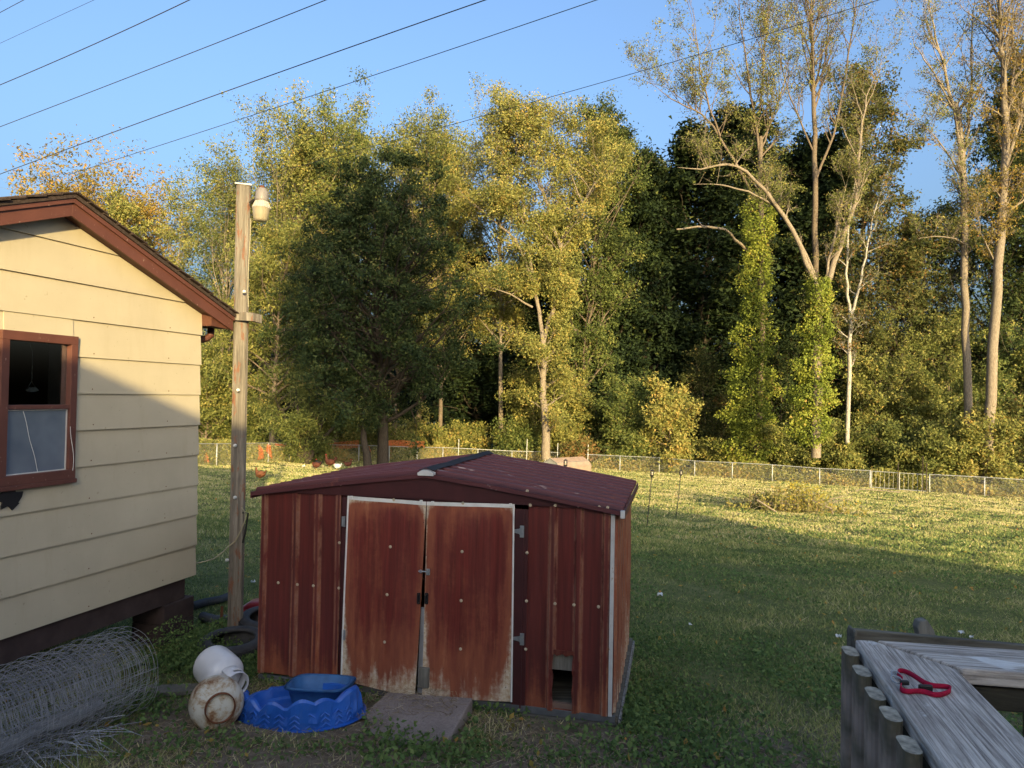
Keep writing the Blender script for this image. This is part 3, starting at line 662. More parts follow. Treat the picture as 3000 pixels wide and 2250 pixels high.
for d, cs in ((dl, ((584, 278), (945, 300))), (dr, ((1004, 306), (1408, 318)))):
    for q in cs:
        g = G(); g.box(spt(*q, .04), .026, .014, .026, EX, EY); g.build('top_clip', M['white'], d, bevel=.004)
for d, cx, ys_ in ((dl, 541, (403, 990)), (dr, 1460, (455, 1013))):
    for y in ys_:
        g = G(); c = spt(cx, y, .03)
        if d is dl: g.box(c, .03, .006, .085, EX, EY); g.box(c + EX * .012, .012, .014, .09, EX, EY)
        else: g.box(c + EX * .012, .034, .006, .095, EX, EY); g.prism([c + EX * -.005 + V3(0, 0, .022), c + EX * -.06 + V3(0, 0, .012), c + EX * -.06 + V3(0, 0, -.012), c + EX * -.005 + V3(0, 0, -.022)], EY * .005); g.box(c + EX * -.004, .010, .014, .05, EX, EY)
        g.build('hinge', M['galv'], d, bevel=.001)
for d, cx in ((dl, 932), (dr, 973)):
    g = G(); c = spt(cx, 802, .045 if d is dl else .038); g.box(c, .028, .006, .092, EX, EY)
    g.tubes(np.array([c + V3(0, 0, .035), c - EY * .03 + V3(0, 0, .03), c - EY * .03 - V3(0, 0, .03), c - V3(0, 0, .035)]), .006, 5); g.build('handle', M['black'], d)
lt = thing('slide_latch', 'grey sliding bolt latch holding the two shed doors', 'latch', spt(965, 663, .05))
lt.parent = None
g = G(); c = spt(960, 663, .048); g.tubes(np.array([c - EX * .05, c + EX * .045]), .006, 6, caps=True); g.build('bolt', M['galv'], lt)
g = G(); g.box(c + EX * .035, .03, .012, .05, EX, EY); g.box(c - EX * .03, .018, .012, .026, EX, EY); g.build('bracket', M['galv'], lt, bevel=.002)
g = G(); g.tubes(np.array([c + EX * (.004 + .018 * math.cos(a)) + V3(0, 0, -.03 + .03 * math.sin(a)) - EY * .01 for a in np.linspace(1, 5, 9)]), .0025, 5); g.build('wire_hook', M['rust_iron'], lt)
g = G(); c = spt(960, 1212, .055); g.box(c, .088, .035, .165, EX, EY); tag(g.build('wood_block', M['grey_wood'], loc=c, bevel=.004), 'small grey wooden block hanging over the gap between the shed doors', 'block')
g = G(); a1, z1 = sp(*c3(948, 850)); a2, z2 = sp(*c3(935, 1300)); g.prism([S(a1 - .008, z1, .0), S(a1 + .02, z1, .0), S(a2 + .055, z2, .0), S(a2 - .02, z2, .0)], EY * .02); g.build('inner_post', simple('pale_inner_post', (0.30, 0.31, 0.34), 0.7), shed)
# screws
scr = [(204, 720), (303, 730), (386, 736), (518, 748), (785, 534), (768, 782), (755, 1028), (1157, 559), (1152, 813), (1149, 1064), (1639, 829), (1737, 835), (1864, 845), (1494, 565), (1491, 815), (1487, 1065), (1161, 308), (803, 290), (521, 513), (527, 210), (1495, 245), (1510, 318), (1640, 318), (1760, 322), (1868, 328), (1912, 330)]
s0 = None
for q in scr:
    o = .045 if 565 < q[0] < 1420 else .03
    if q in ((527, 210), (1495, 245)): o = .05
    c = spt(*q, o)
    if s0 is None:
        s0 = G(); s0.lathe([(0, 0.010), (.005, .010), (.007, .004), (.013, .003), (.013, 0), (0, 0)], c, -EY, 10); s0 = s0.build('screw', simple('screw_washer', (0.4, 0.34, 0.24), 0.6), shed); sc0 = c
    else: child(s0, shed, tuple(float(v) for v in (c - sc0)))
# cat hole
g = G(); a0, a1 = hl[0] + aR, hl[1] + aR
zz = hl[3]; g.hexa(S(a0 - .01, zz - .13, .012), EX * (a1 - a0 + .02), EY * .03, V3(0, 0, .15)); g.build('opening_board', M['grey_wood'], shed)
g = G(); g.hexa(S(a0 - .01, -.03, .012), EX * (a1 - a0 + .02), EY * .03, V3(0, 0, .055)); g.build('sill_board', simple('pinkish_sill_wood', (0.2, 0.13, 0.1), 0.8), shed)
g = G()
for aa_ in (a0, a1):
    n_ = 9; Pp = np.array([[S(aa_ + s2 * .018 + .004 * math.sin(k * 1.7), -.03 + k * (zz + .03) / (n_ - 1), -.022 - .006 * math.sin(k * 2.3)) for s2 in (-1, 1)] for k in range(n_)]); g.grid(Pp)
ed = np.array([[S(a0 + (a1 - a0) * k / 8, zz + .012 * math.sin(k * 2.1) - (.05 if k == 0 else 0), -.02), S(a0 + (a1 - a0) * k / 8, zz + .04, -.024)] for k in range(9)]); g.grid(ed)
g.build('torn_flap', M['panel'], shed, solid=.003)
# base timbers
g = G(); g.hexa(S(0.0, -.075, -.012), EX * (SW + .03), EY * .03, V3(0, 0, .055)); g.build('base_plate', simple('grey_plywood_edge', (0.10, 0.105, 0.11), 0.85, 0.2, 0.3, 10), shed, bevel=.003)
g = G(); g.hexa(S(1.2, -.195, -.03), EX * (SW - 1.16), EY * .04, V3(0, 0, .117)); g.build('base_beam', M['lumber'], shed, bevel=.004)
g = G(); g.hexa(S(SW + .012, -.195, .012), EY * (SLEN + .05), EX * .04, V3(0, 0, .17)); g.build('base_beam', M['lumber'], shed, bevel=.004)
g = G(); g.hexa(S(SW + .056, -.12, 0), EY * (SLEN + .06), EX * .018, V3(0, 0, .07)); g.build('side_skirt_board', painted('peeled_pale_wood', (0.3, 0.29, 0.27), (0.09, 0.075, 0.06), 0.5), shed)
# ------------------------------------------------------------------ concrete slab
g = G()
tp = [(-.98, 5.93), (-.27, 5.83), (-.40, 5.25), (-.72, 5.17), (-1.0, 5.32), (-1.1, 5.62)]
tz = 2.6 - 2.468
zz_ = [tz + .01, tz + .015, tz - .02, tz - .055, tz - .07, tz - .03]
V = [V3(x, y, z) for (x, y), z in zip(tp, zz_)] + [V3(x, y, z - .14) for (x, y), z in zip(tp, zz_)]
g.add(V, [[5, 4, 3, 2, 1, 0]] + [[i, (i + 1) % 6, 6 + (i + 1) % 6, 6 + i] for i in range(6)])
tag(g.build('concrete_slab', M['concrete'], loc=(-.7, 5.6, tz), bevel=.012), 'rough pinkish concrete slab lying as a step before the shed doors', 'slab')

# ------------------------------------------------------------------ camera-side house (behind the photographer), casts the big shade
def back(p, yp):
    s = (yp - p[1]) / SUN[1]; q = p + SUN * s; return q
YP = -5.0
edge_px = [(H(1.48, 2.6 + .23)), (H(0.0, 2.6 - .27)), on_ground(600, 1440), on_ground(1865, 1480), on_ground(2300, 1560), on_ground(3000, 1686)]
E = [back(p, YP) for p in edge_px]
z_l = E[2][2]
rl = [(-16, z_l), (min(E[0][0], E[1][0]) - 2.2, z_l), (E[0][0], E[0][2]), (E[1][0], E[1][2]), (E[1][0] + 1.2, E[3][2] + .02), (E[3][0], E[3][2]), (E[4][0], E[4][2]), (E[5][0], E[5][2])]
own = thing('white_house', 'white house with shingled roof standing behind the deck, outside the picture', 'house', (6, YP - 3, .3))
g = G(); g.prism([V3(x, YP, z) for x, z in rl] + [V3(E[5][0], YP, 0), V3(-16, YP, 0)], V3(0, -2.5, 0)); g.build('wall', simple('white_siding', (0.5, 0.5, 0.48), 0.6), own)
g = G(); g.prism([V3(x, YP + .02, z + .0) for x, z in rl] + [V3(x, YP + .02, z - .1) for x, z in rl[::-1]], V3(0, -2.6, 0)); g.build('roof', M['shingle'], own)
# ------------------------------------------------------------------ deck railing (right foreground)
CZ = 2.6 - .60
dA = nrm(V3(-.24, -.97, 0)); dB = nrm(V3(.985, -.16, 0)); nA = V3(-dA[1], dA[0], 0)  # nA points to the right of the rail
deck = thing('deck_railing', 'weathered wooden deck railing with flat cap boards at lower right', 'railing', (.9, 1.4, 1.1))
pA0 = V3(.88, 1.815, CZ); 
g = G(); g.prism([pA0, V3(.921, 1.812, CZ), V3(1.020, 1.629, CZ), V3(1.020, 1.629, CZ) + dA * 1.5, pA0 + dA * 1.66], V3(0, 0, -.036))
g.build('cap_board', capmat('cap_board_grain_a', math.atan2(dA[1], dA[0])), deck, bevel=.004)
g = G(); g.prism([V3(.934, 1.812, CZ + .001), V3(1.035, 1.628, CZ + .001), V3(1.035, 1.628, CZ + .001) + dB * 1.6, V3(.934, 1.812, CZ + .001) + dB * 1.7], V3(0, 0, -.036))
g.build('cap_board', capmat('cap_board_grain_b', math.atan2(dB[1], dB[0])), deck, bevel=.004)
g = G(); g.hexa(pA0 + nA * .022 + dA * .02 + V3(0, 0, -.042), dA * 1.6, nA * .038, V3(0, 0, -.09)); g.build('rail_beam', M['rail_dark'], deck, bevel=.003)
g = G(); g.hexa(V3(1.06, 1.632, CZ - .042), dB * 1.5, V3(.003, .02, 0) * 1.8, V3(0, 0, -.05)); g.build('rail_beam', M['rail_dark'], deck, bevel=.003)
g = G(); g.hexa(pA0 + nA * .022 + dA * .02 + V3(0, 0, -.72), dA * 1.6, nA * .038, V3(0, 0, -.09)); g.build('lower_rail', M['rail_dark'], deck)
def capsule(L, w, n=7):
    a = np.linspace(-math.pi / 2, math.pi / 2, n)
    right = [(L / 2 - w / 2 + w / 2 * math.cos(t), w / 2 * math.sin(t)) for t in a]
    return right + [(-x, -y) for x, y in right]
cap = capsule(.074, .032)
pk = None
for k in range(11):
    c = pA0 + dA * (.062 + .120 * k) - nA * .024 + V3(0, 0, -.010 - .004 * (k % 3))
    if pk is None:
        g = G(); poly = [c + dA * x + nA * y for x, y in cap]; n = len(poly)
        V = np.vstack([poly, np.array(poly) - V3(0, 0, .92)])
        g.add(V, [[i, (i + 1) % n, n + (i + 1) % n, n + i][::-1] for i in range(n)], 0); g.add(V[:n], [list(range(n))], 1)
        pk = g.build('picket', [M['picket'], M['picket_end']], deck); pc = c
    else: child(pk, deck, tuple(float(v) for v in (c - pc)))
for k in range(6):
    c = V3(1.2, 1.63, CZ - .09) + dB * (.13 * k); g = G(); g.box(c + V3(0, 0, -.44), .036, .036, .88, dB, V3(-dB[1], dB[0], 0)); g.build('baluster', M['picket'], deck, bevel=.003)
g = G(); g.box(V3(1.33, 1.42, 1.0), .09, .09, 1.85); g.build('post', M['rail_dark'], deck, bevel=.004)
bb = nrm(V3(.545, -.075, 0))
g = G(); g.hexa(V3(.893, 1.872, CZ + .008), bb * .62 + V3(0, 0, -.022), V3(.0, .018, 0), V3(0, 0, -.14)); g.hexa(V3(.885, 1.83, CZ + .014), V3(.003, .045, .004), V3(.008, 0, 0), V3(0, 0, -.1)); g.build('back_board', M['lumber'], deck, bevel=.003)
g = G(); b = V3(1.145, 1.90, CZ - .12); t = at(2706, 1818, 1.93); d = t - b; w_ = nrm(np.cross(d, (0, 1, 0))) * .042
dn = nrm(d); g.prism([b - w_ / 2, b + w_ / 2, t + w_ / 2 - dn * .016, t + w_ * .25, t - w_ * .25 , t - w_ / 2 - dn * .03], V3(0, .028, 0)); stk = g.build('broken_picket', M['grey_wood'], deck, bevel=.003)
g = G(); tt = t - dn * .055
g.tubes(np.array([tt - w_ * .62 + V3(0, -.004, -.004), tt + w_ * .62 + V3(0, -.004, .008), tt + w_ * .62 + V3(0, .034, .008), tt - w_ * .62 + V3(0, .034, -.004)]), .003, 5, closed=True); g.build('zip_tie', M['black'], stk)
dk = thing('deck', 'grey wooden deck floor seen below the railing', 'deck', (1.8, .8, 1.0))
for k in range(17):
    g = G(); g.hexa(V3(.72, 1.6 - .145 * (k + 1), 1.06), V3(2.6, 0, 0), V3(0, .138, 0), V3(0, 0, .036)); g.build('floor_board', M['grey_wood'] if k % 2 else M['lumber'], dk)
g = G(); g.hexa(V3(.74, -.9, .86), V3(.04, 0, 0), V3(0, 2.4, 0), V3(0, 0, .19)); g.hexa(V3(.79, 1.5, .86), V3(2.5, 0, 0), V3(0, .04, 0), V3(0, 0, .19))
for x in (.82, 3.0):
    for y in (-.6, 1.4): g.hexa(V3(x, y, -.3), V3(.09, 0, 0), V3(0, .09, 0), V3(0, 0, 1.15))
g.build('deck_frame', M['rail_dark'], dk)
# dog collar
def onc(x, y): return on_z(2350 + x / 3.017, 1700 + y / 3.017, CZ + .010)
colr = thing('dog_collar', 'red nylon dog collar with metal rings lying on the railing cap', 'collar', onc(1050, 900))
path = [(880, 860), (845, 820), (840, 790), (870, 780), (930, 795), (1000, 835), (1070, 885), (1140, 915), (1230, 920), (1300, 925), (1318, 950), (1280, 980), (1200, 1000), (1140, 990), (1090, 970), (1010, 960), (940, 970), (880, 960), (862, 930), (872, 910)]
pp = np.array([onc(*q) for q in path]); t = np.linspace(0, len(pp) - 1, 90)
sm = np.array([np.interp(t, np.arange(len(pp)), pp[:, k]) for k in range(3)]).T
for _ in range(6): sm[1:-1] = (sm[:-2] + 2 * sm[1:-1] + sm[2:]) / 4
g = G(); P = np.stack([sm - V3(0, 0, .009), sm + V3(0, 0, .001) + V3(.002, .001, 0)], 1); g.grid(P); g.build('strap', M['red_strap'], colr, solid=.0022, smooth=True)
g = G(); c1 = onc(1080, 945); g.box(c1 + V3(0, -.004, 0), .028, .008, .014, nrm(V3(1, -.1, 0)), nrm(V3(.1, 1, 0))); c2 = onc(905, 905); g.box(c2, .018, .010, .010); g.build('buckle', M['black'], colr, bevel=.003)
for q, r in (((832, 835), .010), ((835, 878), .011)):
    c = onc(*q); g = G(); g.tubes(np.array([c + V3(r * math.cos(a), r * math.sin(a), .004 * math.sin(a)) for a in np.linspace(0, 2 * np.pi, 17)[:-1]]), .0014, 5, closed=True); g.build('ring', M['galv'], colr, smooth=True)
# ------------------------------------------------------------------ junk beside the shed
def tank(name, label, c, axis, r, L, mat, mode):
    t = thing(name, label, 'tank', (c[0], c[1], c[2] - r)); ax = nrm(axis)
    g = G(); pr = [(0, -L / 2)] + [(r * math.sin(a), -L / 2 + (r * .62) * (1 - math.cos(a))) for a in np.linspace(.2, math.pi / 2, 7)] + [(r * 1.012, -.012), (r * 1.012, .012)] + [(r * math.sin(a), L / 2 - (r * .62) * (1 - math.cos(a))) for a in np.linspace(math.pi / 2, .2, 7)] + [(0, L / 2)]
    g.lathe(pr, c, ax, 36); g.build('cylinder_body', mat, t, smooth=True)
    g = G(); e = c - ax * (L / 2 - .012); rr = r * .56      # foot ring at the -axis end
    g.lathe([(rr + .004, .05), (rr, -.022), (rr - .006, -.024), (rr - .008, .012)], e, ax, 32); g.build('foot_ring', M['rust_iron'] if mode == 'rusty' else mat, t, smooth=True)
    e = c + ax * (L / 2); rr = r * .66               # collar with cut-outs
    A_ = nrm(np.cross(ax, (0, 0, 1))); B_ = np.cross(ax, A_); g = G(); n = 40; hs = np.array([-.05, .02, .05, .075, .105])
    P = np.array([[e + ax * h + (A_ * math.cos(a) + B_ * math.sin(a)) * rr for h in hs] for a in np.linspace(0, 1.72 * math.pi, n)])
    g.grid(P, skip=lambda i, j: (j == 2 and (i % 13) in (4, 5, 6, 7, 8))); g.build('collar', mat, t, solid=.004, smooth=True)
    g = G(); g.lathe([(.02, -.02), (.02, .03), (.012, .035), (.012, .06), (0, .06)], e, ax, 12); g.box(e + ax * .03 + A_ * .03, .05, .02, .02, A_, B_, ax); g.build('valve', simple('brass_valve', (0.3, 0.2, 0.07), 0.4, 0.5, metal=.6), t)
    return t
c = at(640, 1957, 6.05); c[2] = gz(c[0], c[1]) + .17
tank('white_propane_tank', 'clean white propane cylinder lying on its side before the tyre', c, V3(.72, -.62, -.16), .165, .40, M['tank'], 'w')
c = at(634, 2062, 5.42); c[2] = gz(c[0], c[1]) + .150
tank('rusty_propane_tank', 'rust-stained white propane cylinder lying with its foot ring towards the deck', c, V3(-.52, .83, -.12), .190, .33, M['rusty_tank'], 'rusty')
def tyre(label, c, tilt, Rr=.315, w=.19):
    t = thing('old_tyre', label, 'tyre', c, 'old car tyres by the pole'); ax = nrm(tilt)
    cc = np.asarray(c) + V3(0, 0, w / 2)
    g = G(); pr = [(Rr * .62, -w / 2 * .7), (Rr * .66, -w / 2 * .95), (Rr * .8, -w / 2), (Rr * .95, -w / 2 * .85), (Rr, -w / 2 * .6), (Rr, w / 2 * .6), (Rr * .95, w / 2 * .85), (Rr * .8, w / 2), (Rr * .66, w / 2 * .95), (Rr * .62, w / 2 * .7), (Rr * .66, w / 2 * .6), (Rr * .9, w * .3), (Rr * .93, 0), (Rr * .9, -w * .3), (Rr * .66, -w / 2 * .6), (Rr * .62, -w / 2 * .7)]
    g.lathe(pr, cc, ax, 40); g.build('sidewall', M['rubber'], t, smooth=True)
    A_ = nrm(np.cross(ax, (1, 0, 0))); B_ = np.cross(ax, A_); g = G()
    for k in range(56):
        a = k * 2 * np.pi / 56; rd = A_ * math.cos(a) + B_ * math.sin(a); tg = np.cross(ax, rd)
        for zo in (-.045, 0, .045): g.box(cc + rd * (Rr + .002) + ax * zo + tg * (.006 * (zo > 0)), .012, .02, .036, rd, tg, ax)
    g.build('tread', M['rubber'], t, kind='stuff'); return t
c = at(684, 1900, 6.97); tyre('black car tyre lying flat before the pole with weeds inside', (c[0], c[1], gz(c[0], c[1]) - .01), V3(.02, -.08, 1))
tyre('second black car tyre lying half hidden behind the shed corner', (-2.60, 7.78, gz(-2.6, 7.78) + .02), V3(.05, -.12, 1), .30)
# corrugated pipes
def corr(label, pts, r):
    P = np.array(pts); t = np.linspace(0, len(P) - 1, 90); sm = np.array([np.interp(t, np.arange(len(P)), P[:, k]) for k in range(3)]).T
    for _ in range(10): sm[1:-1] = (sm[:-2] + 2 * sm[1:-1] + sm[2:]) / 4
    g = G(); g.tubes(sm, np.where(np.arange(90) % 2 == 0, r, r * .84), 12, caps=True)
    tag(g.build('drain_pipe', M['pipe'], loc=sm[0]), label, 'pipe')
q = lambda px, py, d, l=.06: (lambda p: V3(p[0], p[1], gz(p[0], p[1]) + l))(at(px, py, d))
corr('black corrugated drain pipe running behind the pole to the tyre', [q(592, 1812, 8.05), q(630, 1820, 7.95), q(680, 1820, 8.05), q(730, 1820, 8.2), q(770, 1820, 8.5)], .055)
corr('further black corrugated drain pipe curving behind the house corner', [q(560, 1790, 8.5), q(600, 1786, 8.75), q(645, 1776, 8.95), q(675, 1770, 9.2)], .05)
c = at(740, 1830, 8.45); cz = gz(c[0], c[1])
g = G()
pr = [(-.16, 0), (.2, 0), (.2, .16), (.14, .2), (-.02, .19), (-.16, .09)]
g.prism([V3(c[0] + x, c[1] - .1, cz + z) for x, z in pr], V3(0, .2, 0)); 
rc = thing('red_fuel_can', 'faded red plastic can lying between the pole and the shed', 'can', (c[0], c[1], cz)); g.build('can_body', M['red_plastic'], rc, bevel=.03)
g = G(); g.tubes(np.array([V3(c[0] - .12, c[1] - .02, cz + .12), V3(c[0] - .18, c[1] - .02, cz + .13), V3(c[0] - .21, c[1] - .02, cz + .1)]), .022, 8, caps=True); g.build('spout', M['red_plastic'], rc, smooth=True)
a = q(646, 1850, 7.9, 0); g = G(); g.hexa(a + V3(-.015, 0, -.1), V3(.03, 0, 0), V3(0, .005, 0), V3(.01, 0, .33)); g.hexa(a + V3(-.015, .006, -.1), V3(.005, 0, 0), V3(0, .025, 0), V3(.01, 0, .33)); tag(g.build('rusty_stake', M['rust_iron'], loc=a), 'rusty angle-iron stake standing left of the wooden pole', 'stake')
# kiddie pool
pcx, pcy = -1.62, 5.66; pz = gz(pcx, pcy)
pool = thing('wading_pool', 'crushed bright blue plastic wading pool on the ground before the shed', 'pool', (pcx, pcy, pz))
n = 96; an = np.linspace(0, 2 * np.pi, n, endpoint=False)
rs = np.random.RandomState(3); harm = rs.uniform(-1, 1, (6, 2))
def wv(a): return sum(harm[k, 0] * math.sin((k + 2) * a + 3 * harm[k, 1]) for k in range(6)) / 3
P = []
for a in an:
    fr = max(0, -math.sin(a)); wob = wv(a); ht = (.165 + .03 * wob + .03 * max(0, math.cos(a)) + .035 * fr + .05 * (abs(math.sin(6.5 * a + 1)) - .6) * fr - .05 * math.exp(-((a - 4.15) / .16) ** 2)) * (1.05 if math.sin(a) < 0 else .72)
    if 2.4 < a < 3.3: ht *= .8
    rx, ry = .49, .34
    chev = .012 * math.sin(14 * a) + .035 * (1 - abs(math.sin(6.5 * a + 1))) ** 3 + .01 * math.sin(31 * a)
    rowp = []
    for rad, z in ((1.05, .004), (1.06, .012), (.985 , .016), (.97 + chev, ht * .3), (.945 - chev, ht * .62), (.91, ht * .92), (.87, ht), (.82, ht * .97), (.80, ht * .7), (.77, .03), (.72, .012), (.0, .010)):
        rad = rad + .03 * wob * (z > .05)
        rowp.append(V3(pcx + rx * rad * math.cos(a), pcy + ry * rad * math.sin(a) - .03 * (z / .17) * fr, pz + z))
    P.append(rowp)
P.append(P[0]); g = G(); g.grid(np.array(P)); g.build('pool_shell', M['pool'], pool, smooth=False, solid=.004)
g = G()
for k in range(26):
    a = k * 2 * np.pi / 26
    if math.sin(a) > .35: continue
    def w3(da, z):
        aa = a + da; rad = .985 - .055 * (z / .14) + .016; return V3(pcx + .49 * rad * math.cos(aa), pcy + .34 * rad * math.sin(aa) - .03 * (z / .17) * max(0, -math.sin(aa)), pz + z)
    for z0 in (.045, .085, .125): g.tubes(np.array([w3(-.075, z0 - .022), w3(0, z0 + .008), w3(.075, z0 - .022)]), .008, 5)
g.build('chevron_relief', M['pool'], pool, smooth=True)
tc_ = V3(-1.50, 5.80, pz + .022); tb = thing('blue_feed_tub', 'faded blue plastic tub standing inside the crushed wading pool', 'tub', tc_)
n = 40; g = G(); P = []
for a in np.linspace(0, 2 * np.pi, n):
    cx, sy_ = math.copysign(abs(math.cos(a)) ** .55, math.cos(a)), math.copysign(abs(math.sin(a)) ** .55, math.sin(a))
    w2 = 1 + .05 * math.sin(4 * a)
    P.append([tc_ + V3(rx * cx * w2, ry * sy_ * w2, z) for rx, ry, z in ((.245, .155, .15), (.25, .16, .162), (.235, .148, .166), (.225, .14, .155), (.19, .11, .015), (0, 0, .012))][::1])
g.grid(np.array(P)); g.build('basin', M['tub'], tb, smooth=True)
g = G(); P = []
for a in np.linspace(0, 2 * np.pi, n):
    cx, sy_ = math.copysign(abs(math.cos(a)) ** .55, math.cos(a)), math.copysign(abs(math.sin(a)) ** .55, math.sin(a)); w2 = 1 + .05 * math.sin(4 * a)
    P.append([tc_ + V3(rx * cx * w2, ry * sy_ * w2, z) for rx, ry, z in ((.262, .172, .163), (.262, .172, .15), (.235, .147, .145), (.20, .118, 0))])
g.grid(np.array(P)); g.build('outer_wall', M['tub'], tb, smooth=True)
# roll of welded wire
wa = nrm(V3(.36, .93, 0)); we = V3(-2.93, 5.55, 0); we[2] = gz(we[0], we[1]) + .36
wu = V3(0, 0, 1); wsd = np.cross(wa, wu)
roll = thing('wire_fence_roll', 'large loose roll of galvanised welded wire fencing at lower left', 'wire roll', (we[0] - .5, we[1] - 1.2, gz(-3.4, 4.3)))
turns, nst = 6, 38; th = np.linspace(0, turns * 2 * np.pi, turns * 34)
rad = .09 + .245 * (th / th[-1]) ** .8
rs = np.random.RandomState(5)
rings = []
for k in range(nst):
    s_ = -k * .05
    loosen = 1 + .10 * (k / nst) + rs.normal(0, .008)
    jit = np.interp(th, np.linspace(0, th[-1], 40), rs.normal(0, .010, 40)); sh = np.interp(th, np.linspace(0, th[-1], 30), rs.normal(0, .012, 30))
    rr = rad * loosen + jit
    rings.append(we + wa * s_ + wa * sh[:, None] + wsd * (np.cos(th) * rr * 1.02)[:, None] + wu * (np.sin(th) * rr * .98 - .02)[:, None])
g = G(); rings = np.array(rings); g.tubes(rings, .0016, 3)
g.build('ring_wires', M['wire'], roll, kind='stuff')
ix = np.unique((np.cumsum(np.ones(200) * 1.0) / 200 * (len(th) - 1)).astype(int)); ix = np.arange(2, len(th), 2)
g = G(); g.tubes(rings[:, ix].transpose(1, 0, 2), .0017, 3); g.build('line_wires', M['wire'], roll, kind='stuff')
g = G(); lw = []
for k in range(420):
    s_ = rs.uniform(-1.9, -.45); a = rs.uniform(-2.2, -.3); rr = .33 * (1 - .1 * s_); p = we + wa * s_ + wsd * (math.cos(a) * rr) + wu * (math.sin(a) * rr)
    dv = nrm(wa * rs.uniform(-1.2, .5) + wsd * rs.uniform(.2, 1.0) + wu * rs.uniform(-.9, .3)); L = rs.uniform(.15, .55)
    b = p + dv * L; b[2] = max(b[2], gz(b[0], b[1]) + .01); mid = (p + b) / 2 + V3(0, 0, rs.uniform(0, .06)); lw.append([p, mid, b])
g.tubes(np.array(lw), .0014, 3); g.build('loose_wires', M['wire'], roll, kind='stuff')
# paper feed sack inside roll
g = G(); P = np.array([[we + wa * s_ + wsd * (.02 + .065 * math.cos(a) + .01 * math.sin(9 * s_ + a)) + wu * (-.20 + .045 * math.sin(a) + .012 * math.sin(14 * s_ + 2 * a)) for a in np.linspace(0, 2 * np.pi, 16)] for s_ in np.linspace(-.25, -1.1, 14)])
g.grid(P); tag(g.build('crumpled_sack', simple('pale_sack', (0.26, 0.26, 0.26), 0.85, 0.2, 0.3, 12), loc=we - wa * .6, smooth=True), 'pale crumpled sack lying inside the wire fencing roll', 'sack')
g = G(); c = at(560, 1985, 5.9); z = gz(c[0], c[1]); g.prism([V3(c[0] - .42, c[1] - .12, z + .02), V3(c[0] + .22, c[1] + .02, z + .02), V3(c[0] + .18, c[1] + .16, z + .02), V3(c[0] - .45, c[1] + .06, z + .02)], V3(0, 0, .035)); tag(g.build('flat_board', M['grey_wood'], loc=c, bevel=.004), 'grey board lying in the weeds beside the wire roll', 'board')
# ------------------------------------------------------------------ litter, torches
def litter(px, py, s, label, shape=0):
    s *= .62
    c = on_ground(px, py); g = G(); rs = np.random.RandomState(int(px)); m_ = 5
    P = np.array([[c + V3(s * (i / 4 - .5) + rs.normal(0, s * .08), s * .7 * (j / 4 - .5) + rs.normal(0, s * .08), .03 + s * .35 * abs(rs.normal(0, 1))) for j in range(5)] for i in range(5)])
    g.grid(P); tag(g.build('litter', M['paper'], loc=c), label, 'litter')
litter(1934, 1752, .12, 'flat white scrap on the shaded lawn right of the shed')
litter(2456, 1874, .10, 'crumpled white paper lying left of the railing corner')
litter(2817, 1862, .10, 'white scrap on the lawn beyond the railing')
litter(2846, 1875, .08, 'thin white shred beside the scrap beyond the railing')
litter(2022, 1838, .06, 'tiny white scrap beside the bare earth patch')
litter(742, 1712, .09, 'white scrap on the grass between pole and shed')
litter(890, 1369, .28, 'pale scraps on the grass near the hens')
c = on_ground(2482, 2032); g = G(); ax = nrm(V3(1, .15, .03)); g.lathe([(0, -.05), (.026, -.05), (.034, .045), (.037, .05), (.033, .05), (.025, -.045)], c + V3(0, 0, .035), ax, 20); tag(g.build('paper_cup', M['paper'], loc=c, smooth=True), 'white paper cup lying on the ground beside the railing pickets', 'cup')
def torch(label, px, ytop, base, first=None):
    b = base; top = at(px, ytop, b[1] + .0)
    t = thing('garden_torch', label, 'torch', b, 'metal garden torches in the lawn')
    d = nrm(top - b); L = np.linalg.norm(top - b)
    x = nrm(np.cross(d, (0, 1, 0))); y = np.cross(x, d)
    g = G(); mz = b + d * L * .52
    g.tubes(np.array([b - d * .1, b + d * (L * .52 - .05)]), .012, 6); g.tubes(np.array([mz + d * .05, b + d * (L - .2)]), .012, 6)
    for s in (0, 1, 2, 3):
        an_ = s * math.pi / 2; g.tubes(np.array([mz + d * h + (x * math.cos(an_ + h * 8) + y * math.sin(an_ + h * 8)) * r for h, r in ((-.055, .005), (-.03, .03), (0, .038), (.03, .03), (.055, .005))]), .006, 5)
    g.build('stake', M['steel_dark'], t)
    e = b + d * (L - .2)
    g = G(); g.lathe([(.012, 0), (.02, .02), (.055, .065), (.058, .075), (0, .075)], e, d, 12); g.lathe([(.05, .185), (.056, .19), (.03, .215), (.008, .225), (0, .23)], e, d, 12)
    for s in range(6):
        an_ = s * math.pi / 3; v_ = (x * math.cos(an_) + y * math.sin(an_)) * .05; g.tubes(np.array([e + d * .07 + v_, e + d * .188 + v_]), .005, 4)
    g.lathe([(.052, .125), (.056, .13), (.052, .135)], e, d, 12); g.build('cage', M['steel_dark'], t)
    g = G(); g.lathe([(0, .078), (.03, .08), (.032, .15), (.024, .16), (0, .16)], e, d, 12); g.build('lamp_glass', simple('torch_glass', (0.5, 0.45, 0.38), 0.2, 0.6), t, smooth=True)
torch('left of the two black torches beside the shed roof corner', 1911, 1378, on_ground(1895, 1545))
torch('right of the two black torches, further from the shed', 1996, 1378, on_ground(1981, 1512))
bq = on_ground(1652, 1540); torch('black torch rising in front of the dog house behind the shed', 1657, 1348, bq)
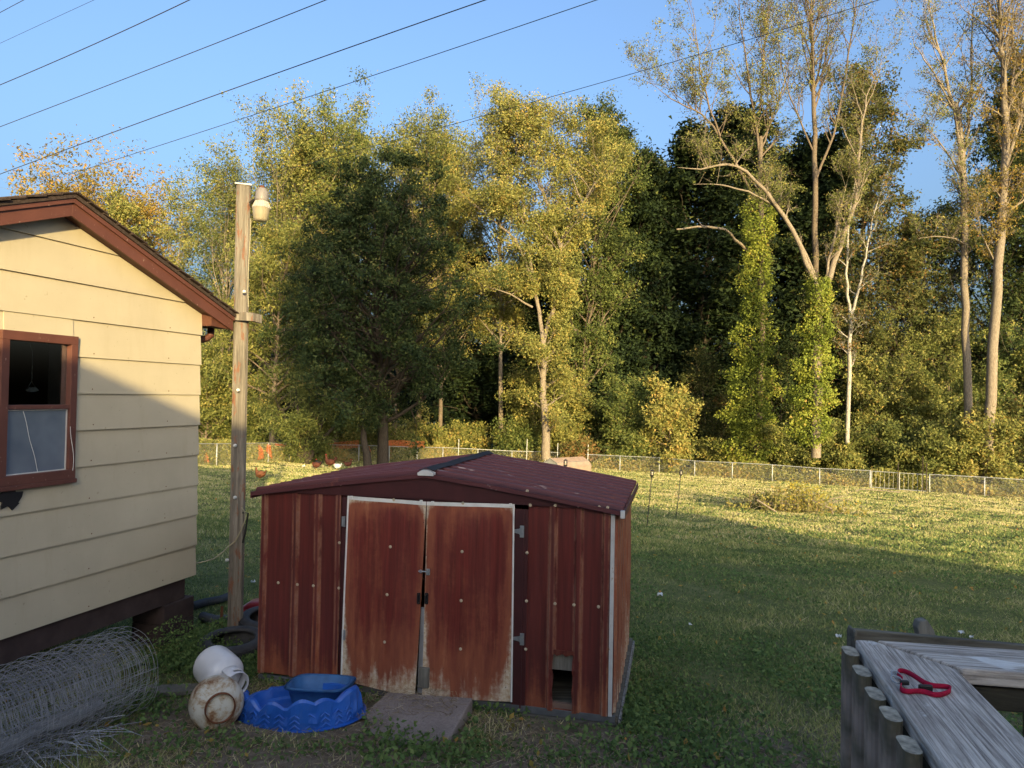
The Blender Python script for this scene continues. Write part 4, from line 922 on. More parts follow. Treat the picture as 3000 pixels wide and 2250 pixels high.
# dog house
dh0 = on_ground(1612, 1398); hz = gz(dh0[0], dh0[1])
dog = thing('dog_house', 'tan barn-shaped plastic dog house on the sunny lawn behind the shed', 'dog house', (dh0[0], dh0[1], hz))
dx, dy = nrm(V3(.97, .22, 0)), nrm(V3(-.22, .97, 0)); L_, Wd = 2.3, 1.15
# long axis runs to the right and away; the front gable faces left-front
la = nrm(V3(.93, .36, 0)); lb = V3(-la[1], la[0], 0)
sc_ = dh0 - lb * .2
prof = [(-.5, 0), (-.55, .62), (-.40, .86), (0, 1.12), (.40, .86), (.55, .62), (.5, 0)]
fa = nrm(V3(.93, -.36, 0))
fr0 = dh0
g = G(); g.prism([fr0 + fa * x + V3(0, 0, z) for x, z in prof], nrm(V3(.36, .93, 0)) * .06); g.build('front_wall', M['kennel_front'], dog)
ga = nrm(V3(.80, .60, 0))
pr0 = [fr0 + fa * x + V3(0, 0, z) for x, z in prof]; pr1 = [p + ga * 2.6 for p in pr0]
g = G(); g.grid(np.array([pr0, pr1])); g.build('shell', M['kennel'], dog, solid=.04)
g = G(); pr2 = [p + ga * -.02 for p in pr0]; g.tubes(np.array(pr2), .03, 5); g.tubes(np.array([(pr0[4] + V3(0, 0, .02)), (pr1[4] + V3(0, 0, .02))]), .02, 5); g.build('edge_moulding', M['kennel_front'], dog)
g = G(); g.prism([fr0 + fa * x + V3(0, 0, z) - V3(.36, .93, 0) * .02 for x, z in ((-.24, .12), (-.24, .66), (.24, .66), (.24, .12))], V3(.36, .93, 0) * .03); g.build('doorway', M['black'], dog)
# hens
def hen(label, px, py, L, mat, face, up=0, tail=1.0, name='hen'):
    b = on_ground(px, py); t = thing(name, label, 'chicken', b, 'chickens on the lawn')
    fx = V3(face, .3, 0); fx = nrm(fx); s = L / .42
    pts = [(-.21, .27, .015), (-.17, .25, .06), (-.10, .22, .105), (0, .20, .128), (.08, .215, .112), (.125, .265, .07), (.15, .32 + up, .042), (.165, .375 + up, .032), (.19, .385 + up, .022), (.205, .38 + up, .006)]
    g = G(); P = np.array([b + (fx * x + V3(0, 0, z)) * s for x, z, r in pts]); g.tubes(P, np.array([r for *_, r in pts]) * s, 12); g.build('body', mat, t, smooth=True)
    g = G()
    for k in range(7):
        a = .5 + k * .17; sd = np.cross(fx, (0, 0, 1)) * (k - 3) * .012
        p0 = b + (fx * -.15 + V3(0, 0, .25) + sd) * s; p1 = b + (fx * (-.19 - .10 * math.cos(a) * tail) + V3(0, 0, .26 + .085 * math.sin(a) * tail) + sd * 2) * s
        g.tubes(np.array([p0, (p0 + p1) / 2 + V3(0, 0, .02 * s), p1]), np.array([.012, .022, .008]) * s, 5)
    g.build('tail', mat, t, smooth=True)
    g = G(); sd = np.cross(fx, (0, 0, 1))
    for k in (-1, 1): g.tubes(np.array([b + (fx * .01 + sd * .035 * k + V3(0, 0, .12)) * s, b + (fx * .02 + sd * .035 * k + V3(0, 0, .0)) * s, b + (fx * .06 + sd * .035 * k) * s]), .007 * s, 5)
    g.build('legs', M['leg_yellow'], t)
    g = G(); h = b + (fx * .168 + V3(0, 0, .41 + up)) * s; g.prism([h + (fx * x + V3(0, 0, z)) * s for x, z in ((-.03, -.01), (-.03, .015), (-.015, .0), (-.005, .03), (.01, .005), (.02, .022), (.03, -.015))], sd * .01 * s); g.tubes(np.array([h + (fx * .02 + V3(0, 0, -.045)) * s, h + (fx * .02 + V3(0, 0, -.07)) * s]), .01 * s, 5); g.build('comb', M['comb'], t)
    g = G(); w0 = b + (fx * -.02 + V3(0, 0, .2)) * s
    for k in (-1, 1): g.tubes(np.array([w0 + (fx * .08 + sd * .085 * k) * s, w0 + (sd * .105 * k + V3(0, 0, .005)) * s, w0 + (fx * -.12 + sd * .07 * k + V3(0, 0, .02)) * s]), np.array([.02, .045, .01]) * s, 6)
    g.build('wing', mat, t, smooth=True)
hen('orange-buff hen nearest the pole on the sunlit grass', 762, 1407, .50, M['hen_orange'], -1)
hen('dark brown hen pecking leftmost in the shaded flock', 926, 1376, .52, M['hen_brown'], -1, -.12)
hen('black hen standing just behind the dark brown one', 934, 1369, .46, M['hen_black'], -1)
hen('large rooster with arched dark tail in the flock', 966, 1370, .66, M['hen_brown'], -1, .06, 1.8, 'rooster')
hen('white hen in the middle of the flock', 988, 1378, .48, M['hen_white'], -1, -.1)
hen('rusty brown hen rightmost of the flock near the tree trunks', 1019, 1371, .46, M['hen_brown'], 1, .03)
# ------------------------------------------------------------------ chain-link fence
fpts = [(545, 35), (851, 46), (1300, 57), (1600, 59), (1934, 56), (2265, 51), (2551, 47.8)]
fR = [(2725, 45.9), (3060, 42.5)]
def fpos(px, d):
    v = ray(px, 1200); x = v[0] / v[1] * d; return V3(x, d, gz(x, d))
fence = thing('chain_link_fence', 'grey chain-link fence running across the lawn before the woods', 'fence', fpos(1600, 59))
HF = 1.18
post0 = None
def seg(pa, pb, nm=None):
    global post0
    L = np.linalg.norm((pb - pa)[:2]); n = max(1, round(L / 3.0)); Q = [pa + (pb - pa) * i / n for i in range(n + 1)]
    for p in Q: p[2] = gz(p[0], p[1])
    return Q
allp = []
for lst in (fpts, fR):
    W_ = [fpos(*q) for q in lst]; Q = []
    for a, b in zip(W_[:-1], W_[1:]): Q += seg(a, b)[(1 if Q else 0):]
    allp.append(Q)
rg, mg = G(), G()
for Q in allp:
    for p in Q:
        if post0 is None:
            g = G(); g.tubes(np.array([p - V3(0, 0, .3), p + V3(0, 0, HF + .03)]), .036, 8, caps=True); post0 = g.build('post', M['post_galv'], fence, smooth=True); pp0 = p
        else: child(post0, fence, tuple(float(v) for v in (p - pp0)))
    rg.tubes(np.array(Q) + V3(0, -.03, HF), .024, 6)
    for a, b in zip(Q[:-1], Q[1:]):
        L = np.linalg.norm(b - a); sp_ = .085; n = int((L + HF) / sp_); seg_ = []
        for k in range(n):
            for dr_ in (0, 1):
                x0 = k * sp_ - HF; x1 = x0 + HF; z0, z1 = 0.0, HF - .04
                if x0 < 0: z0 = -x0 * (z1 / HF); x0 = 0
                if x1 > L: z1 = z1 - (x1 - L); x1 = L
                if x1 <= x0 or z1 <= z0: continue
                xa, xb = (x0, x1) if dr_ == 0 else (L - x0, L - x1)
                seg_.append([a + (b - a) * (xa / L) + V3(0, -.03, z0 + .02), a + (b - a) * (xb / L) + V3(0, -.03, z1 + .02)])
        mg.tubes(np.array(seg_), .0019, 3)
rg.build('top_rail', M['post_galv'], fence, smooth=True); mg.build('wire_mesh', M['post_galv'], fence, kind='stuff')
# gate
ga_, gb_ = fpos(2553, 47.8), fpos(2719, 45.95); gm = (ga_ + gb_) / 2
gate = thing('fence_gate', 'wide barred double gate in the chain-link fence at right', 'gate', gm)
for p, q_ in ((ga_, gm), (gm, gb_)):
    p = p + (q_ - p) * .03; q_ = q_ - (q_ - p) * .03
    g = G()
    for z in (.08, HF - .03): g.tubes(np.array([p + V3(0, 0, z), q_ + V3(0, 0, z)]), .022, 6)
    for e in (p, q_): g.tubes(np.array([e + V3(0, 0, .05), e + V3(0, 0, HF)]), .03, 6)
    fr_ = g.build('gate_leaf', M['post_galv'], gate)
    for k in range(1, 6):
        c = p + (q_ - p) * k / 6; g = G(); g.tubes(np.array([c + V3(0, 0, .09), c + V3(0, 0, HF - .04)]), .007, 5); g.build('bar', M['post_galv'], fr_)
for px, d, h in ((2633, 46.8, 1.9), (2716, 45.6, 1.9), (2803 - 98, 45.2, 2.3)):
    p = fpos(px, d); g = G(); g.tubes(np.array([p - V3(0, 0, .2), p + V3(0, 0, h)]), .03, 6); g.build('tall_pipe', M['bark_dark'], gate)
for px, d, h, lab in ((1545, 58.4, 2.2, 'tall pale stake left of the big pale trunk'), (1635, 58.6, 1.9, 'slanting grey stake behind the dog house'), (1724, 57.6, 2.0, 'grey stake by the rust-coloured bush'), (1345, 55.5, 1.9, 'thin stake by the fence below the oak')):
    p = fpos(px, d); g = G(); g.tubes(np.array([p - V3(0, 0, .2), p + V3(.03, 0, h)]), .032, 6); tag(g.build('fence_stake', M['post_galv'], loc=p), lab, 'stake')
# orange netting
def net(label, quad, nu, nv, r=.018, sag=0):
    r *= .62; A, B, C, D = [np.array(q) for q in quad]; g = G(); rs = np.random.RandomState(len(label))
    P = np.array([[((A * (1 - u) + B * u) * (1 - v) + (D * (1 - u) + C * u) * v) + V3(rs.normal(0, .015), rs.normal(0, .02), rs.normal(0, .015) - sag * math.sin(math.pi * u) * (1 + .0 * v)) for v in np.linspace(0, 1, nv)] for u in np.linspace(0, 1, nu)])
    g.tubes(P, r, 4); g.tubes(P.transpose(1, 0, 2), r, 4)
    tag(g.build('orange_netting', M['orange_net'], loc=P[0, 0]), label, 'netting', 'orange plastic netting on the fence')
def fq(px, py, d): return at(px, py, d - .12)
net('orange netting hanging in a triangle beside the yellow house wall', (fq(590, 1305, 37), fq(596, 1305, 37), fq(614, 1354, 37), fq(585, 1354, 37)), 7, 12, .012)
net('orange netting scrap draped in two lobes right of the pole', (fq(759, 1304, 42), fq(770, 1318, 42), fq(772, 1342, 42), fq(757, 1346, 42)), 6, 9, .013)
net('second lobe of the netting scrap right of the pole', (fq(784, 1302, 43), fq(792, 1304, 43), fq(797, 1344, 43), fq(779, 1320, 43)), 6, 9, .013)
net('long strip of orange netting along the fence behind the forked tree', (at(806, 1300, 47), at(1050, 1290, 52), at(1050, 1311, 52), at(806, 1312, 47)), 46, 8, .020, .12)
net('short drop of orange netting at the left end of the long strip', (at(803, 1300, 46), at(812, 1300, 46), at(812, 1331, 46), at(804, 1328, 46)), 5, 9, .014)
net('orange netting strip right of the big trunk', (at(1140, 1290, 53.5), at(1243, 1294, 54.5), at(1243, 1310, 54.5), at(1140, 1308, 53.5)), 26, 7, .024)
net('narrow orange netting drop beside the big trunk', (at(1139, 1294, 53.3), at(1147, 1294, 53.3), at(1146, 1345, 53.3), at(1141, 1345, 53.3)), 4, 14, .014)
net('orange netting leaning between the two oak trunks', (at(1076, 1300, 52.7), at(1084, 1312, 52.7), at(1094, 1342, 52.7), at(1086, 1342, 52.7)), 5, 12, .017)
# ------------------------------------------------------------------ leaves and trees
def add_leaves(g, C, size, tint, flat=0.0, drop=0.0, mat=0, asp=0.6, tri=False):
    n = len(C); C = np.asarray(C)
    N_ = RNG.normal(size=(n, 3)); N_ += np.array([0, -0.55, .35 + flat]); N_ /= np.linalg.norm(N_, axis=1, keepdims=True)
    D = RNG.normal(size=(n, 3)); D[:, 2] -= drop; D -= N_ * np.sum(D * N_, 1, keepdims=True); D /= np.linalg.norm(D, axis=1, keepdims=True)
    S_ = np.cross(N_, D); s = np.broadcast_to(size, (n,))[:, None] * RNG.uniform(.6, 1.35, (n, 1))
    if tri:
        V = np.stack([C - D * s * .42 - S_ * s * asp * .42, C - D * s * .42 + S_ * s * asp * .42 + N_ * s * .1, C + D * s * .62], 1)
        g.add(V, np.arange(3 * n).reshape(n, 3), mat, np.repeat(np.clip(tint, 0, 1), 3)); return
    V = np.stack([C - D * s * .5, C + S_ * s * asp * .5 - D * s * .05, C + D * s * .5 + N_ * s * .08, C - S_ * s * asp * .5 - D * s * .05], 1)
    g.add(V, np.arange(4 * n).reshape(n, 4), mat, np.repeat(np.clip(tint, 0, 1), 4))
def poly_interp(P, Rr, t):
    P = np.asarray(P); n = len(P) - 1; x = np.clip(t, 0, 1) * n; i = min(int(x), n - 1); f = x - i
    return P[i] * (1 - f) + P[i + 1] * f, nrm(P[i + 1] - P[i]), Rr[i] * (1 - f) + Rr[i + 1] * f
def limb(p, d, L, r0, r1, n=6, wig=.12, up=.05):
    P = [np.array(p)]; d = nrm(d)
    for k in range(n - 1):
        d = nrm(d + RNG.normal(0, wig, 3) + V3(0, 0, up)); P.append(P[-1] + d * L / (n - 1))
    return np.array(P), np.linspace(r0, r1, n)
def tree(name, label, base, height, widths, leaf, bark='bark', r=.22, n1=34, n2=6, n3=4, nleaf=30000, lsize=.17, mains=None, cb=.25, elev=(10, 55), scat=.28, group=None, tone=0.0, drop=0.0, cat='tree', bare=0.0, up=.05, extra=None, sparse_top=False, gap=.5):
    base = np.asarray(base, float); t = thing(name, label, cat, base, group)
    if mains is None:
        P, Rr = limb(base - V3(0, 0, .3), V3(0, 0, 1), height * .97, r, r * .12, 12, .045, .05); mains = [(P, Rr)]
        mains[0][0][:, 0] = np.linspace(base[0], P[-1, 0] * .6 + base[0] * .4, 12) * .5 + P[:, 0] * .5
    trunk = G(); generic = len(mains) == 1
    L1 = []; L2 = []; L3 = []
    wts = np.array([np.linalg.norm(P[-1] - P[0]) for P, _ in mains]); wts /= wts.sum()
    for k in range(n1):
        mi = RNG.choice(len(mains), p=wts); P, Rr = mains[mi]
        tt = cb + (1 - cb) * ((k + RNG.uniform(0, 1)) / n1) if len(mains) == 1 else RNG.uniform(cb if mi == 0 else .15, 1)
        p, td, rr = poly_interp(P, Rr, tt); h = (p[2] - base[2]) / height
        wd = np.interp(h, [q[0] for q in widths], [q[1] for q in widths])
        az = k * 2.4 + RNG.uniform(-.5, .5); el = R(np.interp(h, [0, 1], elev) + RNG.uniform(-12, 12))
        d = V3(math.cos(az) * math.cos(el), math.sin(az) * math.cos(el), math.sin(el)) + td * .25
        L = wd * RNG.uniform(.72, 1.12) / max(.5, math.cos(el)) * (.9 if len(mains) > 1 else 1.35)
        Q, qr = limb(p, d, L, min(rr * .6, .025 + L * .016), .012, 7, .13, up); L1.append((Q, qr))
    if extra: L1 += extra
    for Q, qr in L1:
        Lp = np.linalg.norm(Q[-1] - Q[0])
        for j in range(n2):
            tt = RNG.uniform(.22, 1.0); p, td, rr = poly_interp(Q, qr, tt)
            d = td + RNG.normal(0, .62, 3) + V3(0, 0, .12 - drop * .3)
            q2, r2 = limb(p, d, Lp * RNG.uniform(.22, .42) * (1.15 - .5 * tt) + .25, max(.008, rr * .6), .006, 5, .18, up - drop * .1); L2.append((q2, r2))
    for Q, qr in L2:
        Lp = np.linalg.norm(Q[-1] - Q[0])
        for j in range(n3):
            p, td, rr = poly_interp(Q, qr, RNG.uniform(.2, 1)); d = td + RNG.normal(0, .7, 3) + V3(0, 0, -.25 * drop)
            e = p + nrm(d) * Lp * RNG.uniform(.3, .65); L3.append([p, (p + e) / 2 + RNG.normal(0, .05, 3), e])
    L3 = np.array(L3)
    if generic:                                    # bring the crown to its measured height and spread
        e = L3[:, 2]; kz = (height * .97) / max(1e-3, np.percentile(e[:, 2], 99.3) - base[2]); rr_q = np.percentile(np.hypot(e[:, 0] - base[0], e[:, 1] - base[1]), 93)
        kx = max(q[1] for q in widths) * .95 / max(1e-3, rr_q); K_ = np.array([kx, kx, kz]); tf = lambda P: base + (P - base) * K_
        mains = [(tf(P), q) for P, q in mains]; L1 = [(tf(P), q) for P, q in L1]; L2 = [(tf(P), q) for P, q in L2]; L3 = tf(L3)
    elif 'sycamore' in label:                      # keep the twigs under the measured top
        zc = base[2] + .55 * height; zt = np.percentile(L3[:, 2, 2], 99.5); kk = (base[2] + height - zc) / max(.1, zt - zc)
        def tf(P):
            P = np.array(P); q = P[..., 2]; P[..., 2] = np.where(q > zc, zc + (q - zc) * min(1, kk), q); return P
        mains = [(tf(P), q) for P, q in mains]; L1 = [(tf(P), q) for P, q in L1]; L2 = [(tf(P), q) for P, q in L2]; L3 = tf(L3)
    for P, Rr in mains: trunk.tubes(P, Rr, 9)
    trunk.tubes(np.array([a for a, _ in L1 if len(a) == 7]), np.array([b for a, b in L1 if len(a) == 7]), 5)
    for a, b in [q for q in L1 if len(q[0]) != 7]: trunk.tubes(a, b, 6)
    isbare = bare > 0 or 'thinning' in label
    A2, B2 = np.array([a for a, _ in L2]), np.array([b for _, b in L2])
    if isbare: trunk.tubes(A2, B2, 3); trunk.tubes(L3[::2], np.array([.011, .008, .005]), 3); trunk.tubes(L3[1::2][:, [0, 2]], np.array([.010, .005]), 3)
    else: trunk.tubes(A2[:, [0, 2, 4]], B2[:, [0, 2, 4]], 3); trunk.tubes(L3[::5][:, [0, 2]], np.array([.011, .006]), 3)
    trunk.build('trunk', M[bark], t, smooth=True)
    # leaves along twigs, clumped: some twigs carry many, some few
    K = len(L3); wt = RNG.gamma(gap * 1.6, 1, K) + .05
    hh = (L3[:, 2, 2] - base[2]) / height
    if sparse_top: wt *= np.clip(1.5 - 1.35 * hh, .12, 1)
    wt *= (RNG.uniform(0, 1, K) > bare); wt /= wt.sum()
    if nleaf and leaf not in ('dark',) and 'outside' not in label: nleaf = int(nleaf * 1.22); lsize *= .84
    if nleaf:
        ii = RNG.choice(K, nleaf, p=wt); u = RNG.uniform(.1, 1.1, nleaf)[:, None]
        C = L3[ii, 0] * (1 - u) + L3[ii, 2] * u + RNG.normal(0, scat, (nleaf, 3)) * np.array([1, 1, .8])
        tw = RNG.normal(0, .16, K); tn = .42 + tone + tw[ii] + RNG.normal(0, .17, nleaf)
        g = G(); add_leaves(g, C, lsize, tn, drop=drop, asp=.72 if drop < 1 else .42, tri=True); g.build('crown', M['leaf_' + leaf], t)
    return t
def tbase(px, d): 
    v = ray(px, 1200); x = v[0] / v[1] * d; return V3(x, d, gz(x, d))
def hgt(px, pytop, d): return at(px, pytop, d)[2] - tbase(px, d)[2]
def PXW(ws, d): return [(h, w * d / F) for h, w in ws]
def mpath(pts, radii):                             # pts: (px, py, d)
    P = np.array([at(*p) for p in pts]); n = max(7, len(P) * 3); t = np.linspace(0, len(P) - 1, n)
    Q = np.array([np.interp(t, np.arange(len(P)), P[:, k]) for k in range(3)]).T
    for _ in range(2): Q[1:-1] = (Q[:-2] + 2 * Q[1:-1] + Q[2:]) / 4
    Q[1:-1] += RNG.normal(0, .05, (n - 2, 3)) * np.array([1, 1, .2])
    radii = list(radii); radii[-1] = .012 if radii[-1] <= .06 else radii[-1]
    return Q, np.interp(t, np.linspace(0, len(P) - 1, len(radii)), radii) * (.82 if pts[0][0] > 2200 else .92)
rnd = [(0, .55), (.25, .95), (.5, 1), (.75, .8), (1, .3)]
def W(hw, d, prof=rnd): return [(h, max(.4, w * hw * d / F)) for h, w in prof]
# left background
d = 68; tree('maple_tree', 'broad orange-yellow maple behind the yellow house roof', tbase(235, d), hgt(235, 455, d), W(235, d, [(0, .5), (.4, .9), (.7, 1), (.9, 1), (1, .8)]), 'orange', n1=110, nleaf=60000, lsize=.30, scat=.42, r=.35, gap=1.3, cb=.45, elev=(20, 70))
d = 62; tree('maple_tree', 'green-orange maple rising right of the house ridge', tbase(385, d), hgt(385, 545, d), W(95, d), 'yellow', n1=30, nleaf=13000, lsize=.26, r=.25)
d = 60; tree('young_tree', 'slim pale green tree against the sky right of the house roof', tbase(490, d), hgt(490, 480, d), W(80, d, [(0, .5), (.5, .6), (.7, .9), (.9, 1), (1, .4)]), 'yellow', 'bark_pale', n1=26, nleaf=7000, lsize=.2, r=.16, cb=.5, gap=.8)
d = 57; tree('thin_leaved_tree', 'thin-leaved tree with pale stems between house and pole', tbase(628, d), hgt(630, 450, d), W(150, d), 'olive', 'bark_pale', n1=50, n2=6, nleaf=20000, lsize=.17, r=.2, elev=(25, 65))
d = 60; tree('tall_tree', 'tall yellow-green tree directly behind the yard light', tbase(800, d), hgt(820, 262, d), W(215, d, [(0, .5), (.35, .9), (.6, 1), (.85, .8), (1, .4)]), 'yellow', 'bark_pale', n1=80, nleaf=46000, lsize=.22, r=.3, scat=.36, elev=(15, 65), tone=-.05)
d = 62; tree('tall_tree', 'tall bright green tree at the peak of the middle treetops', tbase(985, d), hgt(985, 252, d), W(200, d, [(0, .5), (.35, .9), (.65, 1), (.85, .85), (1, .45)]), 'green', n1=80, nleaf=46000, lsize=.24, r=.3, scat=.36, elev=(15, 65), tone=.14)
d = 63; tree('tall_tree', 'tall olive tree right of the bright green peak', tbase(1150, d), hgt(1150, 285, d), W(200, d, [(0, .5), (.35, .9), (.6, 1), (.85, .8), (1, .4)]), 'yellow', n1=80, nleaf=44000, lsize=.22, r=.3, scat=.36, elev=(15, 65), tone=-.12)
d = 64; tree('tall_tree', 'thinner golden tree between the two middle peaks', tbase(1290, d), hgt(1290, 360, d), W(150, d), 'yellow', n1=50, nleaf=20000, lsize=.2, r=.22, elev=(20, 65), tone=.08)
d = 54; tree('bushy_tree', 'low bright bushy tree beside the house downspout', tbase(600, d), hgt(600, 1000, d), W(120, d, [(0, 1), (.5, 1), (1, .5)]), 'yellow', n1=26, nleaf=14000, lsize=.22, r=.15, cb=.08, tone=-.08)
d = 72; tree('background_tree', 'yellow-green tree filling the treetops left of the bright green peak', tbase(900, d), hgt(900, 330, d), W(200, d, [(0, .7), (.6, 1), (.85, .8), (1, .4)]), 'yellow', n1=60, nleaf=32000, lsize=.28, r=.3, scat=.4, tone=-.1, elev=(15, 60))
tree('background_tree', 'golden-green tree filling the treetops above the willow oak', tbase(1220, d), hgt(1220, 345, d), W(180, d, [(0, .7), (.6, 1), (.85, .8), (1, .4)]), 'yellow', n1=60, nleaf=28000, lsize=.28, r=.3, scat=.4, tone=-.1, elev=(15, 60))
tree('background_tree', 'paler tree low behind the yard light', tbase(680, d), hgt(680, 480, d), W(170, d, [(0, .7), (.6, 1), (.85, .8), (1, .4)]), 'green', n1=50, nleaf=20000, lsize=.26, r=.3, scat=.4, elev=(15, 60))
# lit boughs left of the oak
d = 52; tree('golden_oak', 'golden-green oak with drooping lit boughs behind the pole', tbase(800, d), hgt(800, 620, d), W(170, d, [(0, .8), (.3, 1), (.7, .8), (1, .3)]), 'yellow', n1=50, nleaf=30000, lsize=.26, r=.25, cb=.18, drop=1.2, elev=(0, 45), tone=-.1)
# big shaded oak
d = 46; bo = tbase(1125, d)
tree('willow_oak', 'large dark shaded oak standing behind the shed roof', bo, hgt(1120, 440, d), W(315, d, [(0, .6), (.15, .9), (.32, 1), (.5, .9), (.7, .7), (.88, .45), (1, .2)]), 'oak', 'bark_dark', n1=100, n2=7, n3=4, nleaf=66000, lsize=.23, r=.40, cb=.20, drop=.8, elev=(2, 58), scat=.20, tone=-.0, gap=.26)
b2 = tbase(1082, 44)
tree('leaning_tree', 'small dark leaning trunk left of the large oak trunk', b2, 8.0, [(0, .5), (.5, 1.6), (1, 1.6)], 'oak', 'bark_dark', n1=16, nleaf=4500, lsize=.22, cb=.55, drop=1,
     mains=[(np.array([b2 - V3(0, 0, .3), b2 + V3(-.15, 0, 1.2), b2 + V3(-.5, 0, 2.6), b2 + V3(-.6, .2, 5), b2 + V3(-.5, .3, 7.8)]), np.array([.28, .24, .2, .14, .05]))])
b3 = tbase(895, 44); mm = []
for dx_, h_ in ((-1.5, 3.4), (-.6, 4.0), (.3, 4.2), (1.3, 3.6), (2.2, 2.8)): mm.append((np.array([b3 - V3(0, 0, .2), b3 + V3(dx_ * .25, 0, .8), b3 + V3(dx_ * .65, .1, 2), b3 + V3(dx_, .2, h_)]), np.array([.2, .16, .11, .05])))
tree('forked_tree', 'low many-stemmed tree behind the flock of hens', b3, 6.2, [(0, 1), (.5, 2.6), (1, 2.2)], 'olive', 'bark_dark', n1=30, nleaf=15000, lsize=.22, mains=mm, cb=.5, drop=1, tone=-.1)
# pale golden tree right of the oak
d = 57; bs = tbase(1600, d)
ms = [mpath([(1600, 1345, d), (1597, 1240, d), (1590, 1120, d), (1590, 1000, d)], [.42, .34, .28, .25]),
      mpath([(1590, 1005, d), (1580, 900, d), (1545, 780, d), (1510, 690, d), (1430, 610, d), (1380, 560, d)], [.2, .15, .10, .04]),
      mpath([(1592, 1005, d), (1625, 900, d), (1640, 780, d), (1645, 680, d), (1700, 590, d), (1740, 500, d), (1790, 430, d)], [.2, .17, .12, .04]),
      mpath([(1640, 720, d), (1600, 560, d), (1560, 430, d), (1530, 330, d)], [.1, .08, .03]), mpath([(1560, 800, d), (1540, 640, d + 1), (1520, 480, d + 1), (1500, 300, d + 1)], [.12, .09, .03]),
      mpath([(1560, 900, d), (1470, 850, d - 1), (1410, 840, d - 1)], [.1, .05, .02])]
tree('sycamore_tree', 'golden forked sycamore with a pale trunk behind the dog house', bs, hgt(1600, 265, d), W(165, d, [(0, .5), (.2, .7), (.45, .35), (.6, .8), (.8, 1), (1, .5)]), 'yellow', 'bark_pale', n1=130, n2=6, nleaf=72000, lsize=.2, mains=ms, cb=.15, scat=.33, tone=.06, gap=.6, elev=(5, 50))
d = 63; tree('tall_tree', 'golden tree whose thin crown tops the left side of the sycamore', tbase(1470, d), hgt(1475, 262, d), W(135, d, [(0, .4), (.5, .8), (.75, 1), (.9, .75), (1, .3)]), 'yellow', 'bark_pale', n1=60, nleaf=26000, lsize=.21, r=.25, scat=.36, tone=.06, elev=(15, 60), cb=.35)
d = 66; tree('tall_tree', 'green-topped tree behind the golden sycamore', tbase(1690, d), hgt(1680, 262, d), W(170, d, [(0, .7), (.6, 1), (.85, .7), (1, .3)]), 'green', n1=60, nleaf=34000, lsize=.26, r=.3, scat=.36, tone=-.02, elev=(15, 60))
# dark woods
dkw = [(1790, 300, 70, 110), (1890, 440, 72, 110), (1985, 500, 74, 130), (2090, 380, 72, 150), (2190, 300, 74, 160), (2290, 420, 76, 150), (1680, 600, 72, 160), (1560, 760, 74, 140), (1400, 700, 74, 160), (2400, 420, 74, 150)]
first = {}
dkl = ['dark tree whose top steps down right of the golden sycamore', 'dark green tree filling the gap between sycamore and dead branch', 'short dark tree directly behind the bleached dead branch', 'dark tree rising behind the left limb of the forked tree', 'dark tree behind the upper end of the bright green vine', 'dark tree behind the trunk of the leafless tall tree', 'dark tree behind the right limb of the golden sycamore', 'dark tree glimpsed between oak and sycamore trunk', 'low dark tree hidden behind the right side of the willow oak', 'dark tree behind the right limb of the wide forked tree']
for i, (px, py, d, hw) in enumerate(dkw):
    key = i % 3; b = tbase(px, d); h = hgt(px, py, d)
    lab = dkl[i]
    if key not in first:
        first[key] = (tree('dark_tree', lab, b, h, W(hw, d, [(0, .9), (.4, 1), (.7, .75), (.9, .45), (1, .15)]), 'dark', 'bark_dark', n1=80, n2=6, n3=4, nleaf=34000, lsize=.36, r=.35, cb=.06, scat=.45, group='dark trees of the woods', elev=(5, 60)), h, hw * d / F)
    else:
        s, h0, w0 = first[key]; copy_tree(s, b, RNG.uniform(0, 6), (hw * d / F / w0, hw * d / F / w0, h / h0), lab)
d = 70
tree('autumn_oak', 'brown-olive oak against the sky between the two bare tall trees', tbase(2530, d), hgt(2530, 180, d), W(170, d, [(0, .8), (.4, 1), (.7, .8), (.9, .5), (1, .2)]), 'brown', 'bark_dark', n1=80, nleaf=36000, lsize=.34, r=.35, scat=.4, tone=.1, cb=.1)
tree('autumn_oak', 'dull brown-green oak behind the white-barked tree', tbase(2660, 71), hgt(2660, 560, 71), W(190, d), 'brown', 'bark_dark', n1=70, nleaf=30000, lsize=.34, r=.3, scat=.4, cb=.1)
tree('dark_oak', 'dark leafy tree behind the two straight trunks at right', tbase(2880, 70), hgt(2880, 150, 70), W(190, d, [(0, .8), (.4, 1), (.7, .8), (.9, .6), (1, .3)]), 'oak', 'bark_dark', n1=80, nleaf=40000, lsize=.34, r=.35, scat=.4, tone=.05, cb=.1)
tree('dark_oak', 'dark leafy tree at the right edge of the picture', tbase(3060, 66), hgt(3060, 300, 66), W(190, d), 'oak', 'bark_dark', n1=60, nleaf=24000, lsize=.34, r=.35, scat=.4, tone=.05, cb=.1)
